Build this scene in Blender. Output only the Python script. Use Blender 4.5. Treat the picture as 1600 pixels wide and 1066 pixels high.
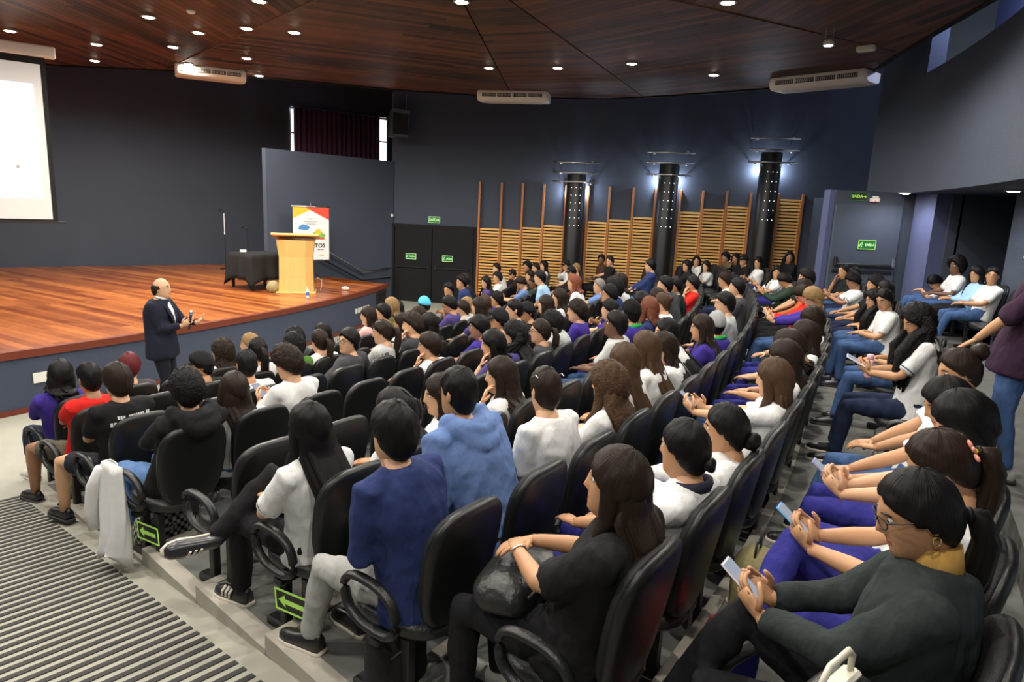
import bpy, bmesh, math, random
from math import sin, cos, pi, radians as rad, sqrt, exp, atan2, hypot
from mathutils import Vector as V, Matrix, noise
random.seed(7)
for o in list(bpy.data.objects): bpy.data.objects.remove(o)
scn = bpy.context.scene
COL = scn.collection

# ---------------------------------------------------------------- camera
CAMZ = 2.8
TH, RO = math.atan(1067/5350), math.atan(240/5350)
fw = V((0, cos(TH), -sin(TH))); r0 = V((1, 0, 0)); u0 = r0.cross(fw)
RX = r0*cos(RO)+u0*sin(RO); UX = u0*cos(RO)-r0*sin(RO)
cam = bpy.data.cameras.new('camera'); cam.lens = 24.0; cam.sensor_width = 36; cam.clip_end = 200
camo = bpy.data.objects.new('camera', cam); COL.objects.link(camo)
m3 = Matrix((RX, UX, -fw)).transposed()
camo.matrix_world = Matrix.Translation((0, 0, CAMZ)) @ m3.to_4x4()
scn.camera = camo

# ---------------------------------------------------------------- world, exposure
w = bpy.data.worlds.new('world'); scn.world = w; w.use_nodes = True
w.node_tree.nodes['Background'].inputs[0].default_value = (.75, .85, 1, 1)
w.node_tree.nodes['Background'].inputs[1].default_value = .35
vs = scn.view_settings
vs.view_transform = 'Standard'; vs.look = 'None'; vs.gamma = 1; vs.use_curve_mapping = False
vs.exposure = 0.88
LAMP_W = 110            # watts of one ceiling downlight
LAMP_C = (1.0, .945, .86)

# ceiling downlights: (x, y) on the wooden canopy at z 5.3; the ones in view first, the rest of the same grid behind the camera
ZC = 5.3
LAMPS = [(-8.65,12.18),(-5.59,10.8),(-7.67,12.96),(-8.7,14.6),(-5.26,11.69),(-6.26,12.88),(-4.31,11.24),(-3.61,11.36),
         (-5.24,13.63),(-6.75,14.5),(-5.7,15.5),(-.66,13.51),(.61,13.22),(1.86,12.55),(3.47,13.23),(2.4,8.83),(-.83,9.3),(-3.53,9.68),(3.75,8.3),
         (-2.4,6.9),(0.2,6.4),(2.6,5.6),(-4.6,6.6),(-1.2,4.2),(1.4,3.4),(3.6,2.6),(-3.2,4.4),(-5.6,4.6),(-2.2,1.8),(.4,.9),(2.6,.2),(-4.3,2.2),
         (-6.6,7.4),(-8.3,9.0),(-9.9,11.0),(-7.5,5.0),(4.4,5.4),(-.6,-1.2),(1.8,-2.0)]

# ---------------------------------------------------------------- materials
MAT = {}
def newmat(name):
    m = bpy.data.materials.new(name); m.use_nodes = True; MAT[name] = m
    nt = m.node_tree; b = nt.nodes['Principled BSDF']
    return m, nt, b
def N(nt, t, **kw):
    n = nt.nodes.new(t)
    for k, v in kw.items():
        if k.startswith('i_'): n.inputs[k[2:].replace('_', ' ')].default_value = v
        else: setattr(n, k, v)
    return n
def plain(name, col, rough=.6, metal=0, spec=.5, var=.12, scale=8, bump=0, bscale=60, emit=None, es=1, stretch=None, coat=0):
    m, nt, b = newmat(name)
    b.inputs['Roughness'].default_value = rough; b.inputs['Metallic'].default_value = metal
    b.inputs['Specular IOR Level'].default_value = spec
    if coat: b.inputs['Coat Weight'].default_value = coat; b.inputs['Coat Roughness'].default_value = .15
    tc = N(nt, 'ShaderNodeTexCoord'); src = tc.outputs['Object']
    if stretch:
        mp = N(nt, 'ShaderNodeMapping'); mp.inputs['Scale'].default_value = stretch
        nt.links.new(src, mp.inputs[0]); src = mp.outputs[0]
    nz = N(nt, 'ShaderNodeTexNoise', i_Scale=scale, i_Detail=4.0); nt.links.new(src, nz.inputs['Vector'])
    mx = N(nt, 'ShaderNodeMix', data_type='RGBA')
    mx.inputs[6].default_value = tuple(c*(1-var) for c in col)+(1,); mx.inputs[7].default_value = tuple(min(1, c*(1+var)) for c in col)+(1,)
    nt.links.new(nz.outputs['Fac'], mx.inputs[0]); nt.links.new(mx.outputs[2], b.inputs['Base Color'])
    if bump:
        n2 = N(nt, 'ShaderNodeTexNoise', i_Scale=bscale, i_Detail=3.0); nt.links.new(src, n2.inputs['Vector'])
        bp = N(nt, 'ShaderNodeBump', i_Strength=bump, i_Distance=.01); nt.links.new(n2.outputs['Fac'], bp.inputs['Height'])
        nt.links.new(bp.outputs[0], b.inputs['Normal'])
    if emit:
        b.inputs['Emission Color'].default_value = emit+(1,); b.inputs['Emission Strength'].default_value = es
    return m
def objcol(name, rough, spec=.4, var=.15, scale=14, bump=.25, bscale=90, stretch=None, mul=(1, 1, 1), sss=0, sheen=0, uv=False, bd=.01):
    """colour comes from the object's own colour, with procedural variation"""
    m, nt, b = newmat(name)
    b.inputs['Roughness'].default_value = rough; b.inputs['Specular IOR Level'].default_value = spec
    oi = N(nt, 'ShaderNodeObjectInfo'); tc = N(nt, 'ShaderNodeTexCoord'); src = tc.outputs['UV' if uv else 'Object']
    if stretch:
        mp = N(nt, 'ShaderNodeMapping'); mp.inputs['Scale'].default_value = stretch
        nt.links.new(src, mp.inputs[0]); src = mp.outputs[0]
    nz = N(nt, 'ShaderNodeTexNoise', i_Scale=scale, i_Detail=4.0); nt.links.new(src, nz.inputs['Vector'])
    mr = N(nt, 'ShaderNodeMapRange'); mr.inputs[3].default_value = 1-var; mr.inputs[4].default_value = 1+var
    nt.links.new(nz.outputs['Fac'], mr.inputs[0])
    mm = N(nt, 'ShaderNodeVectorMath', operation='MULTIPLY'); mm.inputs[1].default_value = mul
    nt.links.new(oi.outputs['Color'], mm.inputs[0])
    ms = N(nt, 'ShaderNodeVectorMath', operation='SCALE')
    nt.links.new(mm.outputs[0], ms.inputs[0]); nt.links.new(mr.outputs[0], ms.inputs['Scale'])
    nt.links.new(ms.outputs[0], b.inputs['Base Color'])
    if bump:
        n2 = N(nt, 'ShaderNodeTexNoise', i_Scale=bscale, i_Detail=3.0); nt.links.new(src, n2.inputs['Vector'])
        bp = N(nt, 'ShaderNodeBump', i_Strength=bump, i_Distance=bd); nt.links.new(n2.outputs['Fac'], bp.inputs['Height'])
        nt.links.new(bp.outputs[0], b.inputs['Normal'])
    if sheen: b.inputs['Sheen Weight'].default_value = sheen
    return m
def wood(name, c1, c2, rough, scale=(1, 1, 1), coat=0, bump=.05):
    """plank wood: the tone differs from board to board, grain runs along the board"""
    m, nt, b = newmat(name)
    oi = N(nt, 'ShaderNodeObjectInfo'); tc = N(nt, 'ShaderNodeTexCoord'); mp = N(nt, 'ShaderNodeMapping'); mp.inputs['Scale'].default_value = scale
    geo = N(nt, 'ShaderNodeNewGeometry')
    nt.links.new(tc.outputs['Object'], mp.inputs[0])
    nz = N(nt, 'ShaderNodeTexNoise', i_Scale=1.0, i_Detail=6.0, i_Roughness=.65); nt.links.new(mp.outputs[0], nz.inputs['Vector'])
    ad = N(nt, 'ShaderNodeMath', operation='ADD'); nt.links.new(geo.outputs['Random Per Island'], ad.inputs[0]); nt.links.new(oi.outputs['Random'], ad.inputs[1])
    fr = N(nt, 'ShaderNodeMath', operation='FRACT'); nt.links.new(ad.outputs[0], fr.inputs[0])
    av = N(nt, 'ShaderNodeMix'); av.inputs[0].default_value = .5
    nt.links.new(nz.outputs['Fac'], av.inputs[2]); nt.links.new(fr.outputs[0], av.inputs[3])
    cr = N(nt, 'ShaderNodeValToRGB'); cr.color_ramp.elements[0].color = c1+(1,); cr.color_ramp.elements[1].color = c2+(1,)
    cr.color_ramp.elements[0].position = .22; cr.color_ramp.elements[1].position = .78
    nt.links.new(av.outputs[0], cr.inputs[0]); nt.links.new(cr.outputs[0], b.inputs['Base Color'])
    b.inputs['Roughness'].default_value = rough
    if coat: b.inputs['Coat Weight'].default_value = coat; b.inputs['Coat Roughness'].default_value = .22
    bp = N(nt, 'ShaderNodeBump', i_Strength=bump, i_Distance=.01); nt.links.new(nz.outputs['Fac'], bp.inputs['Height']); nt.links.new(bp.outputs[0], b.inputs['Normal'])
    return m
plain('wall_paint', (.050, .062, .088), .85, bump=.5, bscale=45, var=.12, scale=1.2)
plain('panel_paint', (.060, .074, .104), .85, bump=.5, bscale=45, var=.1, scale=1.2)
plain('stage_paint', (.050, .064, .105), .8, bump=.4, bscale=50, var=.1, scale=1.5)
plain('blue_paint', (.085, .10, .20), .8, bump=.4, bscale=50, var=.1)  # dark wall paint with the bluish light of recess and gap put into its colour
plain('black_paint', (.0055, .0055, .006), .7, spec=.3)
plain('void', (.004, .004, .005), .9)
plain('concrete', (.36, .35, .29), .8, var=.16, scale=2.2, bump=.2, bscale=30)
plain('carpet', (.17, .175, .16), .95, var=.3, scale=5, bump=.5, bscale=160)
plain('nosing', (.42, .39, .33), .7, var=.12, scale=4, bump=.2)
plain('strip_black', (.045, .042, .04), .85, var=.3, bump=.4, bscale=200)
plain('baseboard_wood', (.16, .03, .012), .45, var=.2, stretch=(1, 1, 8))
wood('stage_wood', (.20, .036, .006), (.60, .19, .042), .30, (2.5, 2.5, 20), coat=.35)
wood('ceiling_wood', (.006, .0025, .0015), (.15, .052, .015), .55, (2, 2, 2))
wood('slat_wood', (.66, .33, .08), (.88, .54, .18), .5, (4, 4, 30))
wood('post_wood', (.34, .115, .03), (.50, .20, .06), .45, (20, 20, 3))
wood('podium_wood', (.64, .38, .11), (.78, .50, .17), .42, (14, 14, 1.6))
plain('white_plastic', (.80, .78, .70), .45, var=.04)
plain('vent_dark', (.03, .03, .028), .5)
plain('steel', (.62, .62, .60), .28, metal=1, var=.05)
plain('white_paint', (.8, .8, .8), .5, var=.03)
plain('chair_shell', (.0075, .0082, .0082), .40, spec=.42, bump=.12, bscale=240, var=.2)
plain('chair_fabric', (.010, .0105, .011), .6, spec=.35, bump=.35, bscale=220, var=.2)
plain('chair_vinyl', (.020, .022, .021), .38, spec=.45, bump=.3, bscale=120, var=.2)
plain('chair_metal', (.012, .012, .012), .45, bump=.1)
plain('arm_plastic', (.012, .013, .012), .38, bump=.2, bscale=150)
plain('sign_green', (.012, .12, .03), .5, emit=(.02, .22, .04), es=.12)
plain('sign_glow', (.45, .75, .12), .5, emit=(.5, .9, .15), es=.12)
plain('sign_white', (.50, .80, .38), .5, emit=(.45, .9, .3), es=.2)
plain('sign_black', (.012, .014, .01), .5)
plain('red_light', (.5, .02, .02), .4, emit=(1, .05, .05), es=3)
plain('lamp_glow', (1, .95, .85), .4, emit=(1, .93, .78), es=60)
plain('hole_glow', (1, 1, 1), .4, emit=(.95, .98, 1), es=2)
plain('lamp_ring', (.5, .48, .42), .4)
plain('screen_lit', (.85, .85, .85), .8, emit=(.86, .93, .95), es=.95, var=.01)  # projector light put into the screen materials as a glow
plain('screen_dim', (.55, .54, .52), .8, emit=(.60, .58, .55), es=.16, var=.01)
plain('daylight_glass', (.8, .8, .8), .2, emit=(1, .97, 1), es=1.6)
plain('curtain', (.12, .045, .095), .85, var=.25, bump=.3)  # base colour raised to carry daylight coming through the thin cloth
plain('black_cloth', (.006, .006, .0065), .9, bump=.3, var=.2)
plain('banner_white', (.78, .78, .77), .6, var=.02)
plain('banner_yellow', (.80, .50, .03), .6, var=.02)
plain('banner_red', (.80, .07, .03), .6, var=.02)
plain('banner_blue', (.08, .25, .55), .6, var=.05)
plain('banner_green', (.20, .45, .08), .6, var=.05)
plain('ink', (.02, .02, .02), .6)
plain('ink_grey', (.35, .35, .35), .6)
plain('ink_gold', (.6, .45, .12), .6)
plain('print_white', (.75, .75, .75), .7)
plain('bottle_plastic', (.7, .75, .8), .15, var=.05)
plain('bottle_blue', (.05, .2, .6), .4)
plain('cream_plastic', (.70, .66, .54), .35, var=.05)
plain('pink_plastic', (.75, .42, .50), .35, var=.05)
plain('speaker_grey', (.07, .07, .075), .6)
plain('leather_black', (.016, .017, .016), .38, bump=.5, bscale=35, var=.2)
plain('checker_cloth', (.5, .5, .5), .7)
plain('gold', (.75, .52, .18), .3, metal=1)
plain('coral', (.85, .32, .25), .6)
plain('red_cloth', (.50, .015, .03), .7, bump=.3)
plain('khaki_cloth', (.30, .26, .12), .85, var=.25, bump=.5, bscale=40)
plain('white_cloth', (.72, .72, .71), .85, bump=.25, bscale=25, var=.05)
plain('screen_glass', (.03, .03, .04), .12)
plain('sole_white', (.66, .60, .50), .6)
plain('eye_white', (.72, .70, .66), .25, var=.03)
plain('eye_dark', (.02, .012, .008), .2)
objcol('skin', .52, spec=.4, var=.05, scale=20, bump=.06, bscale=200)
objcol('lips', .45, spec=.4, var=.05, scale=20, bump=0, mul=(.72, .42, .40))
objcol('cloth', .88, spec=.2, var=.08, scale=5, bump=.7, bscale=12, stretch=(1, 1, .5), bd=.03)
objcol('hair', .45, spec=.16, var=.6, scale=1.0, bump=.8, bscale=1.0, stretch=(110, 3.0, 1), uv=True, bd=.004)
objcol('curl', .55, spec=.15, var=.5, scale=45, bump=.9, bscale=70, bd=.012)
objcol('gloss', .3, spec=.5, var=.06, bump=0)
def checker(name):
    m, nt, b = newmat(name); tc = N(nt, 'ShaderNodeTexCoord'); ck = N(nt, 'ShaderNodeTexChecker', i_Scale=36.0)
    ck.inputs[1].default_value = (.01, .01, .01, 1); ck.inputs[2].default_value = (.55, .55, .5, 1)
    nt.links.new(tc.outputs['Object'], ck.inputs[0]); nt.links.new(ck.outputs[0], b.inputs['Base Color']); b.inputs['Roughness'].default_value = .6
checker('checker')

# ---------------------------------------------------------------- mesh helpers
class MB:
    def __init__(s): s.v = []; s.f = []; s.m = []; s.uv = {}
    def add(s, vs, fs, m=0):
        o = len(s.v); s.v += [tuple(v) for v in vs]
        s.f += [tuple(i+o for i in f) for f in fs]; s.m += [m]*len(fs); return s
    def box(s, c, d, rz=0, m=0, M=None):
        hx, hy, hz = d[0]/2, d[1]/2, d[2]/2
        ps = [V((x, y, z)) for z in (-hz, hz) for x, y in ((-hx, -hy), (hx, -hy), (hx, hy), (-hx, hy))]
        R = M if M else Matrix.Rotation(rz, 3, 'Z')
        return s.add([R @ p+V(c) for p in ps], [(3, 2, 1, 0), (4, 5, 6, 7), (0, 1, 5, 4), (1, 2, 6, 5), (2, 3, 7, 6), (3, 0, 4, 7)], m)
    def rbox(s, c, d, b=.01, rz=0, m=0, M=None):
        """box with chamfered edges"""
        hx, hy, hz = d[0]/2, d[1]/2, d[2]/2; b = min(b, hx*.9, hy*.9, hz*.9)
        def ring(x, y, c_): return [(x-c_, -y), (x, -y+c_), (x, y-c_), (x-c_, y), (-x+c_, y), (-x, y-c_), (-x, -y+c_), (-x+c_, -y)]
        R = M if M else Matrix.Rotation(rz, 3, 'Z'); vs = []
        for z, i in ((-hz, b), (-hz+b, 0), (hz-b, 0), (hz, b)):
            vs += [R @ V((x, y, z))+V(c) for x, y in ring(hx-i, hy-i, b)]
        fs = [tuple(range(7, -1, -1)), tuple(range(24, 32))]
        for k in range(3):
            for i in range(8): j = (i+1) % 8; fs.append((k*8+i, k*8+j, k*8+8+j, k*8+8+i))
        return s.add(vs, fs, m)
    def tube(s, pts, rs, n=8, ref=(0, 1, 0), m=0, closed=False, cap=True, pt=False):
        pts = [V(p) for p in pts]; k = len(pts); vs = []; ref = V(ref)
        if not isinstance(rs, (list, tuple)): rs = [rs]*k
        for i, p in enumerate(pts):
            if closed: t = pts[(i+1) % k]-pts[i-1]
            else: t = pts[min(i+1, k-1)]-pts[max(i-1, 0)]
            t.normalize(); sd = t.cross(ref)
            if pt and i: sd = psd-t*psd.dot(t)
            if sd.length < 1e-4: sd = t.cross(V((1, .1, .03)))
            sd.normalize(); psd = sd.copy(); up = sd.cross(t); r = rs[i]; ra, rb = r if isinstance(r, tuple) else (r, r)
            vs += [p+sd*(ra*cos(2*pi*j/n))+up*(rb*sin(2*pi*j/n)) for j in range(n)]
        fs = []
        for i in range(k if closed else k-1):
            a, b = i*n, ((i+1) % k)*n
            for j in range(n): q = (j+1) % n; fs.append((a+j, a+q, b+q, b+j))
        if cap and not closed: fs += [tuple(range(n-1, -1, -1)), tuple(range((k-1)*n, k*n))]
        return s.add(vs, fs, m)
    def lathe(s, prof, c=(0, 0, 0), n=16, m=0, M=None):
        vs = []; fs = []; k = len(prof)
        for r, z in prof:
            for j in range(n):
                p = V((r*cos(2*pi*j/n), r*sin(2*pi*j/n), z)); vs.append((M @ p if M else p)+V(c))
        for i in range(k-1):
            for j in range(n): q = (j+1) % n; fs.append((i*n+j, i*n+q, i*n+n+q, i*n+n+j))
        fs += [tuple(range(n-1, -1, -1)), tuple(range((k-1)*n, k*n))]
        return s.add(vs, fs, m)
    def ball(s, c, r, n=10, k=7, m=0, M=None):
        r = r if isinstance(r, (tuple, list)) else (r, r, r); vs = []; fs = []
        for i in range(k):
            a = -pi/2+pi*(i+.02)/(k-1+.04)
            for j in range(n):
                b = 2*pi*j/n; p = V((r[0]*cos(a)*cos(b), r[1]*cos(a)*sin(b), r[2]*sin(a))); vs.append((M @ p if M else p)+V(c))
        for i in range(k-1):
            for j in range(n): q = (j+1) % n; fs.append((i*n+j, i*n+q, i*n+n+q, i*n+n+j))
        fs += [tuple(range(n-1, -1, -1)), tuple(range((k-1)*n, k*n))]
        return s.add(vs, fs, m)
    def prism(s, poly, z0, z1, m=0):
        n = len(poly); vs = [(x, y, z0) for x, y in poly]+[(x, y, z1) for x, y in poly]
        fs = [tuple(range(n-1, -1, -1)), tuple(range(n, 2*n))]+[(i, (i+1) % n, n+(i+1) % n, n+i) for i in range(n)]
        return s.add(vs, fs, m)
    def mesh(s, name, mats, smooth=False):
        me = bpy.data.meshes.new(name); me.from_pydata(s.v, [], s.f)
        for t in (mats if isinstance(mats, (list, tuple)) else [mats]): me.materials.append(MAT[t])
        if any(s.m): me.polygons.foreach_set('material_index', s.m)
        if smooth: me.polygons.foreach_set('use_smooth', [True]*len(s.f))
        if s.uv:
            ul = me.uv_layers.new(name='strand'); ul.data.foreach_set('uv', [c for f in s.f for i in f for c in s.uv.get(i, (0, 0))])
        me.update(); return me
    def build(s, name, mats, parent=None, smooth=False, color=None, auto=False):
        o = bpy.data.objects.new(name, s.mesh(name, mats, smooth or auto)); COL.objects.link(o)
        if parent: o.parent = parent
        if color: o.color = tuple(color)+(1,)
        if auto: sharp(o.data)
        return o
def sharp(me, ang=40):
    try: me.set_sharp_from_angle(angle=rad(ang))
    except Exception: pass
def obj(name, me, parent=None, loc=None, rz=None):
    o = bpy.data.objects.new(name, me); COL.objects.link(o)
    if parent: o.parent = parent
    if loc is not None: o.location = loc
    if rz is not None: o.rotation_euler = (0, 0, rz)
    return o
def tag(o, label=None, cat=None, group=None, kind=None):
    if label: o['label'] = label
    if cat: o['category'] = cat
    if group: o['group'] = group
    if kind: o['kind'] = kind
    return o
def thing(name, label, cat, loc=(0, 0, 0), rz=0, group=None):
    o = bpy.data.objects.new(name, None); COL.objects.link(o); o.empty_display_size = .1
    o.location = loc; o.rotation_euler = (0, 0, rz)
    return tag(o, label, cat, group)
def struct(o, label=None): return tag(o, label, kind='structure')
def textmesh(s, size, mat, bold=0, align='CENTER'):
    cu = bpy.data.curves.new('lettering', 'FONT'); cu.body = s; cu.size = size; cu.align_x = align; cu.align_y = 'CENTER'
    cu.offset = bold; cu.resolution_u = 2
    o = bpy.data.objects.new('lettering', cu); COL.objects.link(o)
    dg = bpy.context.evaluated_depsgraph_get(); me = bpy.data.meshes.new_from_object(o.evaluated_get(dg))
    bpy.data.objects.remove(o); me.materials.clear(); me.materials.append(MAT[mat]); return me
def basis(xd, yd, zd, loc): 
    M = Matrix((V(xd), V(yd), V(zd))).transposed().to_4x4(); M.translation = V(loc); return M

# ---------------------------------------------------------------- layout of the fan-shaped hall: rows are arcs about CX, CY
CX, CY = -23.3, 18.8
ROWZ = [0, 0.0, .12, .24, .36, .45, .535, .62, .706, .79, .88, .96]
def rback(k): return 25.82+.81*(k-4)+(.15 if k > 8 else 0)       # radius of the backrest tops in row k
def redge(k): return 23.11+.81*(k-2)+(.15 if k > 8 else 0)       # radius of the terrace front edge
def pol(r, a, z=0): return V((CX+r*cos(rad(a)), CY+r*sin(rad(a)), z))
A0 = {1: -33.6, 2: -34.1, 3: -34.3, 4: -34.5, 5: -34.5, 6: -34.7}
def seat_ang(k, j): return A0.get(k, -34.95)+1.15*j
def aisle_ang(r): return -34.4-(r-23.11)*.247
EA = V((cos(rad(-41)), sin(rad(-41)))); TA = V((cos(rad(-131)), sin(rad(-131))))     # down-to-up direction of the aisle ramp, and across it away from the seats
def rampst(s, t, dz=0): p = V((CX, CY))+EA*s+TA*t; return V((p.x, p.y, max(0, .104*(s-22.15))+dz))
ORD = ['zeroth', 'first', 'second', 'third', 'fourth', 'fifth', 'sixth', 'seventh', 'eighth', 'ninth', 'tenth', 'eleventh', 'twelfth', 'thirteenth', 'fourteenth', 'fifteenth',
       'sixteenth', 'seventeenth', 'eighteenth', 'nineteenth', 'twentieth', 'twenty-first', 'twenty-second', 'twenty-third', 'twenty-fourth', 'twenty-fifth', 'twenty-sixth',
       'twenty-seventh', 'twenty-eighth', 'twenty-ninth', 'thirtieth']
# ================================================================ floor, terraces, ramp
mb = MB(); mb.box((-3, 8.5, -.06), (34, 34, .12)); struct(mb.build('floor', 'concrete'), 'pale grey concrete floor in front of the stage')
def arcslab(r0_, r1_, a_lo, a_hi, z0, z1, n=40):
    """annular slab; a_lo may be a function of the radius"""
    f = a_lo if callable(a_lo) else (lambda r: a_lo); g = a_hi if callable(a_hi) else (lambda r: a_hi); m = MB(); vs = []; fs = []
    for i in range(n+1):
        for r, z in ((r0_, z0), (r1_, z0), (r1_, z1), (r0_, z1)):
            vs.append(pol(r, f(r)+(g(r)-f(r))*i/n, z))
    for i in range(n):
        for j in range(4): q = (j+1) % 4; fs.append((i*4+j, i*4+4+j, i*4+4+q, i*4+q))
    fs += [(0, 1, 2, 3), tuple(n*4+j for j in (3, 2, 1, 0))]
    return m.add(vs, fs)
def wall_ang(r):      # polar angle at which row radius r meets the slatted wall
    a = -3.0
    for _ in range(30):
        p = pol(r, a); e = p.y-(18.8-.1676*(p.x+.56)); a -= math.degrees(e/r)
    return a
WA = {k: wall_ang(rback(k)) for k in range(1, 12)}
for k in range(2, 10):
    r1_ = redge(k+1) if k < 9 else 30.35
    fl = struct(arcslab(redge(k), r1_, aisle_ang, WA[k], -.05, ROWZ[k]).build('floor', 'carpet'), 'grey carpeted terrace under the %s seat row' % ORD[k])
    t = arcslab(redge(k)-.012, redge(k)+.055, lambda r: aisle_ang(r)-.02, WA[k], ROWZ[k]-.10, ROWZ[k]+.006)
    struct(t.build('trim_1', 'nosing'), 'pale concrete front edge of the %s row terrace' % ORD[k])
    t = arcslab(redge(k)+.055, r1_-.015, lambda r: aisle_ang(r)-.02, lambda r: aisle_ang(r)+.20, ROWZ[k]-.3, ROWZ[k]+.006, n=2)
    struct(t.build('trim_2', 'nosing'), 'pale concrete aisle edge of the %s row terrace' % ORD[k])
struct(arcslab(30.35, 34.5, -36, -2.4, -.05, 1.0).build('floor', 'carpet'), 'raised floor behind the last seat row')
S0, S1 = 22.15, 31.6
vs = [rampst(S0, -2.68, .002), rampst(S1, -2.68, .002), rampst(S1, 1.9, .002), rampst(S0, 1.9, .002)]
vs += [V((v.x, v.y, -.05)) for v in vs]
ramp = struct(MB().add(vs, [(0, 1, 2, 3), (7, 6, 5, 4), (0, 4, 5, 1), (1, 5, 6, 2), (2, 6, 7, 3)]).build('floor', 'concrete'), 'sloping concrete aisle with dark anti-slip strips')
sm = MB().box((1.6, 0, 0), (3.2, .038, .006)).mesh('anti_slip_strip', 'strip_black')
for i in range(90):
    o = obj('anti_slip_strip', sm, ramp, rampst(23.05+i*.085, -2.52, .005)); o.rotation_euler = (rad(5.94), 0, rad(-131))
# ================================================================ stage
RS, ZS = 20.35, .79
arc = [pol(RS, a) for a in [-46+i*(46-6.6)/60 for i in range(61)]]
back_l, back_r = V((-24, 7.17)), V((-3.2, 23.4))
def lineY(p, q, x): return p.y+(q.y-p.y)*(x-p.x)/(q.x-p.x)
poly = [(p.x, p.y) for p in arc]+[(-4.05, 16.2), (-5.05, 17.4), (-5.6, 21.4), (-24, 7.3)]
m = MB().prism(poly, 0, ZS-.08); stg = struct(m.build('floor', 'stage_paint'), 'raised stage with curved dark blue front')
m = MB()
for i in range(60):
    a, b = -46+i*(39.4/60), -46+(i+1)*(39.4/60)
    vs = [pol(RS+d, t, z) for t in (a, b) for d, z in ((-.05, ZS-.09), (.035, ZS-.09), (.035, ZS+.006), (-.05, ZS+.006))]
    m.add(vs, [(1, 5, 6, 2), (2, 6, 7, 3), (0, 4, 5, 1), (0, 3, 7, 4)])
struct(m.build('trim_3', 'baseboard_wood'), 'red-brown wooden edge of the stage')
m = MB()
for i in range(60):
    a, b = -46+i*(39.4/60), -46+(i+1)*(39.4/60)
    vs = [pol(RS+d, t, z) for t in (a, b) for d, z in ((-.01, 0), (.02, 0), (.02, .07), (-.01, .07))]
    m.add(vs, [(1, 5, 6, 2), (2, 6, 7, 3)])
struct(m.build('baseboard_stage', 'baseboard_wood'), 'red-brown baseboard along the stage front')
# stage boards, clipped to the stage outline
def clip(poly, n, d):
    out = []
    for i in range(len(poly)):
        p, q = poly[i], poly[(i+1) % len(poly)]; a, b = p[0]*n[0]+p[1]*n[1]-d, q[0]*n[0]+q[1]*n[1]-d
        if a >= 0: out.append(p)
        if a*b < 0: t = a/(a-b); out.append((p[0]+(q[0]-p[0])*t, p[1]+(q[1]-p[1])*t))
    return out
def boards(outline, ang, width, zlo, zhi, parent, name, mat, lens, nmax, gap=.006, far=None):
    """planks of one direction cut to a convex outline; the largest nmax become objects, the rest one stuff part"""
    u = V((cos(rad(ang)), sin(rad(ang)))); n = V((-u.y, u.x)); ws = [p[0]*n.x+p[1]*n.y for p in outline]
    out = []; d = min(ws)
    while d < max(ws):
        strip = clip(clip(outline, n, d+gap), -n, -(d+width-gap*.3))
        if len(strip) > 2:
            us = [p[0]*u.x+p[1]*u.y for p in strip]; s = min(us)-random.random()*lens
            while s < max(us):
                L = lens*(.6+.8*random.random()); q = clip(clip(strip, u, s+gap*.5), -u, -(s+L-gap*.5)); s += L
                if len(q) > 2: out.append(q)
        d += width
    return out
def emit_boards(allq, zlo, zhi, parent, name, mat, nmax, key, jit=.0015):
    allq.sort(key=key, reverse=True)
    rest = MB()
    for i, q in enumerate(allq):
        dz = random.random()*jit
        if i < nmax: MB().prism(q, zlo, zhi+dz).build(name, mat, parent)
        else: rest.prism(q, zlo, zhi+dz)
    if rest.f: tag(rest.build(name+'_field', mat, parent), kind='stuff')
def parea(q): return abs(sum(q[i][0]*q[(i+1) % len(q)][1]-q[(i+1) % len(q)][0]*q[i][1] for i in range(len(q))))/2
def seen(q, z):
    c = V((sum(p[0] for p in q)/len(q), sum(p[1] for p in q)/len(q), z)); d = c-V((0, 0, CAMZ)); w_ = d.dot(fw)
    if w_ < .5: return 0
    x, y = 800+1067*d.dot(RX)/w_, 533-1067*d.dot(UX)/w_
    return parea(q)*abs(d.z)/w_**3*(1 if -60 < x < 1660 and -40 < y < 1100 else .001)
conv = [(p.x, p.y) for p in arc[6:]]+[(-4.05, 16.2), (-5.05, 17.4), (-5.6, 21.4), (-24, 7.3)]
qs = boards(conv, -30, .13, 0, 0, None, '', '', 2.6, 0, gap=.003)
emit_boards(qs, ZS-.03, ZS, stg, 'stage_board', 'stage_wood', 300, lambda q: seen(q, ZS))

# ================================================================ walls
def wallseg(name, p, q, z0, z1, mat, label, t=.2, side=1):
    p, q = V(p), V(q); d = (q-p).normalized(); n = V((-d.y, d.x))*t*side
    return struct(MB().prism([tuple(p), tuple(q), tuple(q+n), tuple(p+n)], z0, z1).build(name, mat), label)
TOPZ = 7.0
wallseg('wall_back', back_l, back_r, 0, TOPZ, 'wall_paint', 'dark navy wall behind the stage')
FW0, FW1 = V((-3.50, 19.29)), V((9.5, 17.12))
wallseg('wall_right', FW0, FW1, 0, TOPZ, 'wall_paint', 'dark navy side wall with slatted panels')
wallseg('wall_return', (-3.50, 19.3), (-3.30, 23.4), 0, TOPZ, 'wall_paint', 'dark return wall beside the curtained window', side=-1)
wallseg('wall_partition', (-5.82, 16.08), (-3.45, 19.24), 0, 3.82, 'panel_paint', 'slate blue partition standing on the stage', t=.14)
struct(arcslab(30.75, 31.0, -46, -12.6, 3.33, 5.26, n=50).build('wall_rear', 'wall_paint'), 'dark upper rear wall above the recess')
struct(arcslab(30.75, 31.0, -12.6, -8.2, 3.33, TOPZ, n=12).build('wall_rear', 'wall_paint'), 'dark upper rear wall at the far corner')
struct(arcslab(32.2, 32.4, -46, -10, 3.4, TOPZ, n=40).build('wall_cove', 'blue_paint'), 'blue wall of the lit gap above the rear wall')
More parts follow.
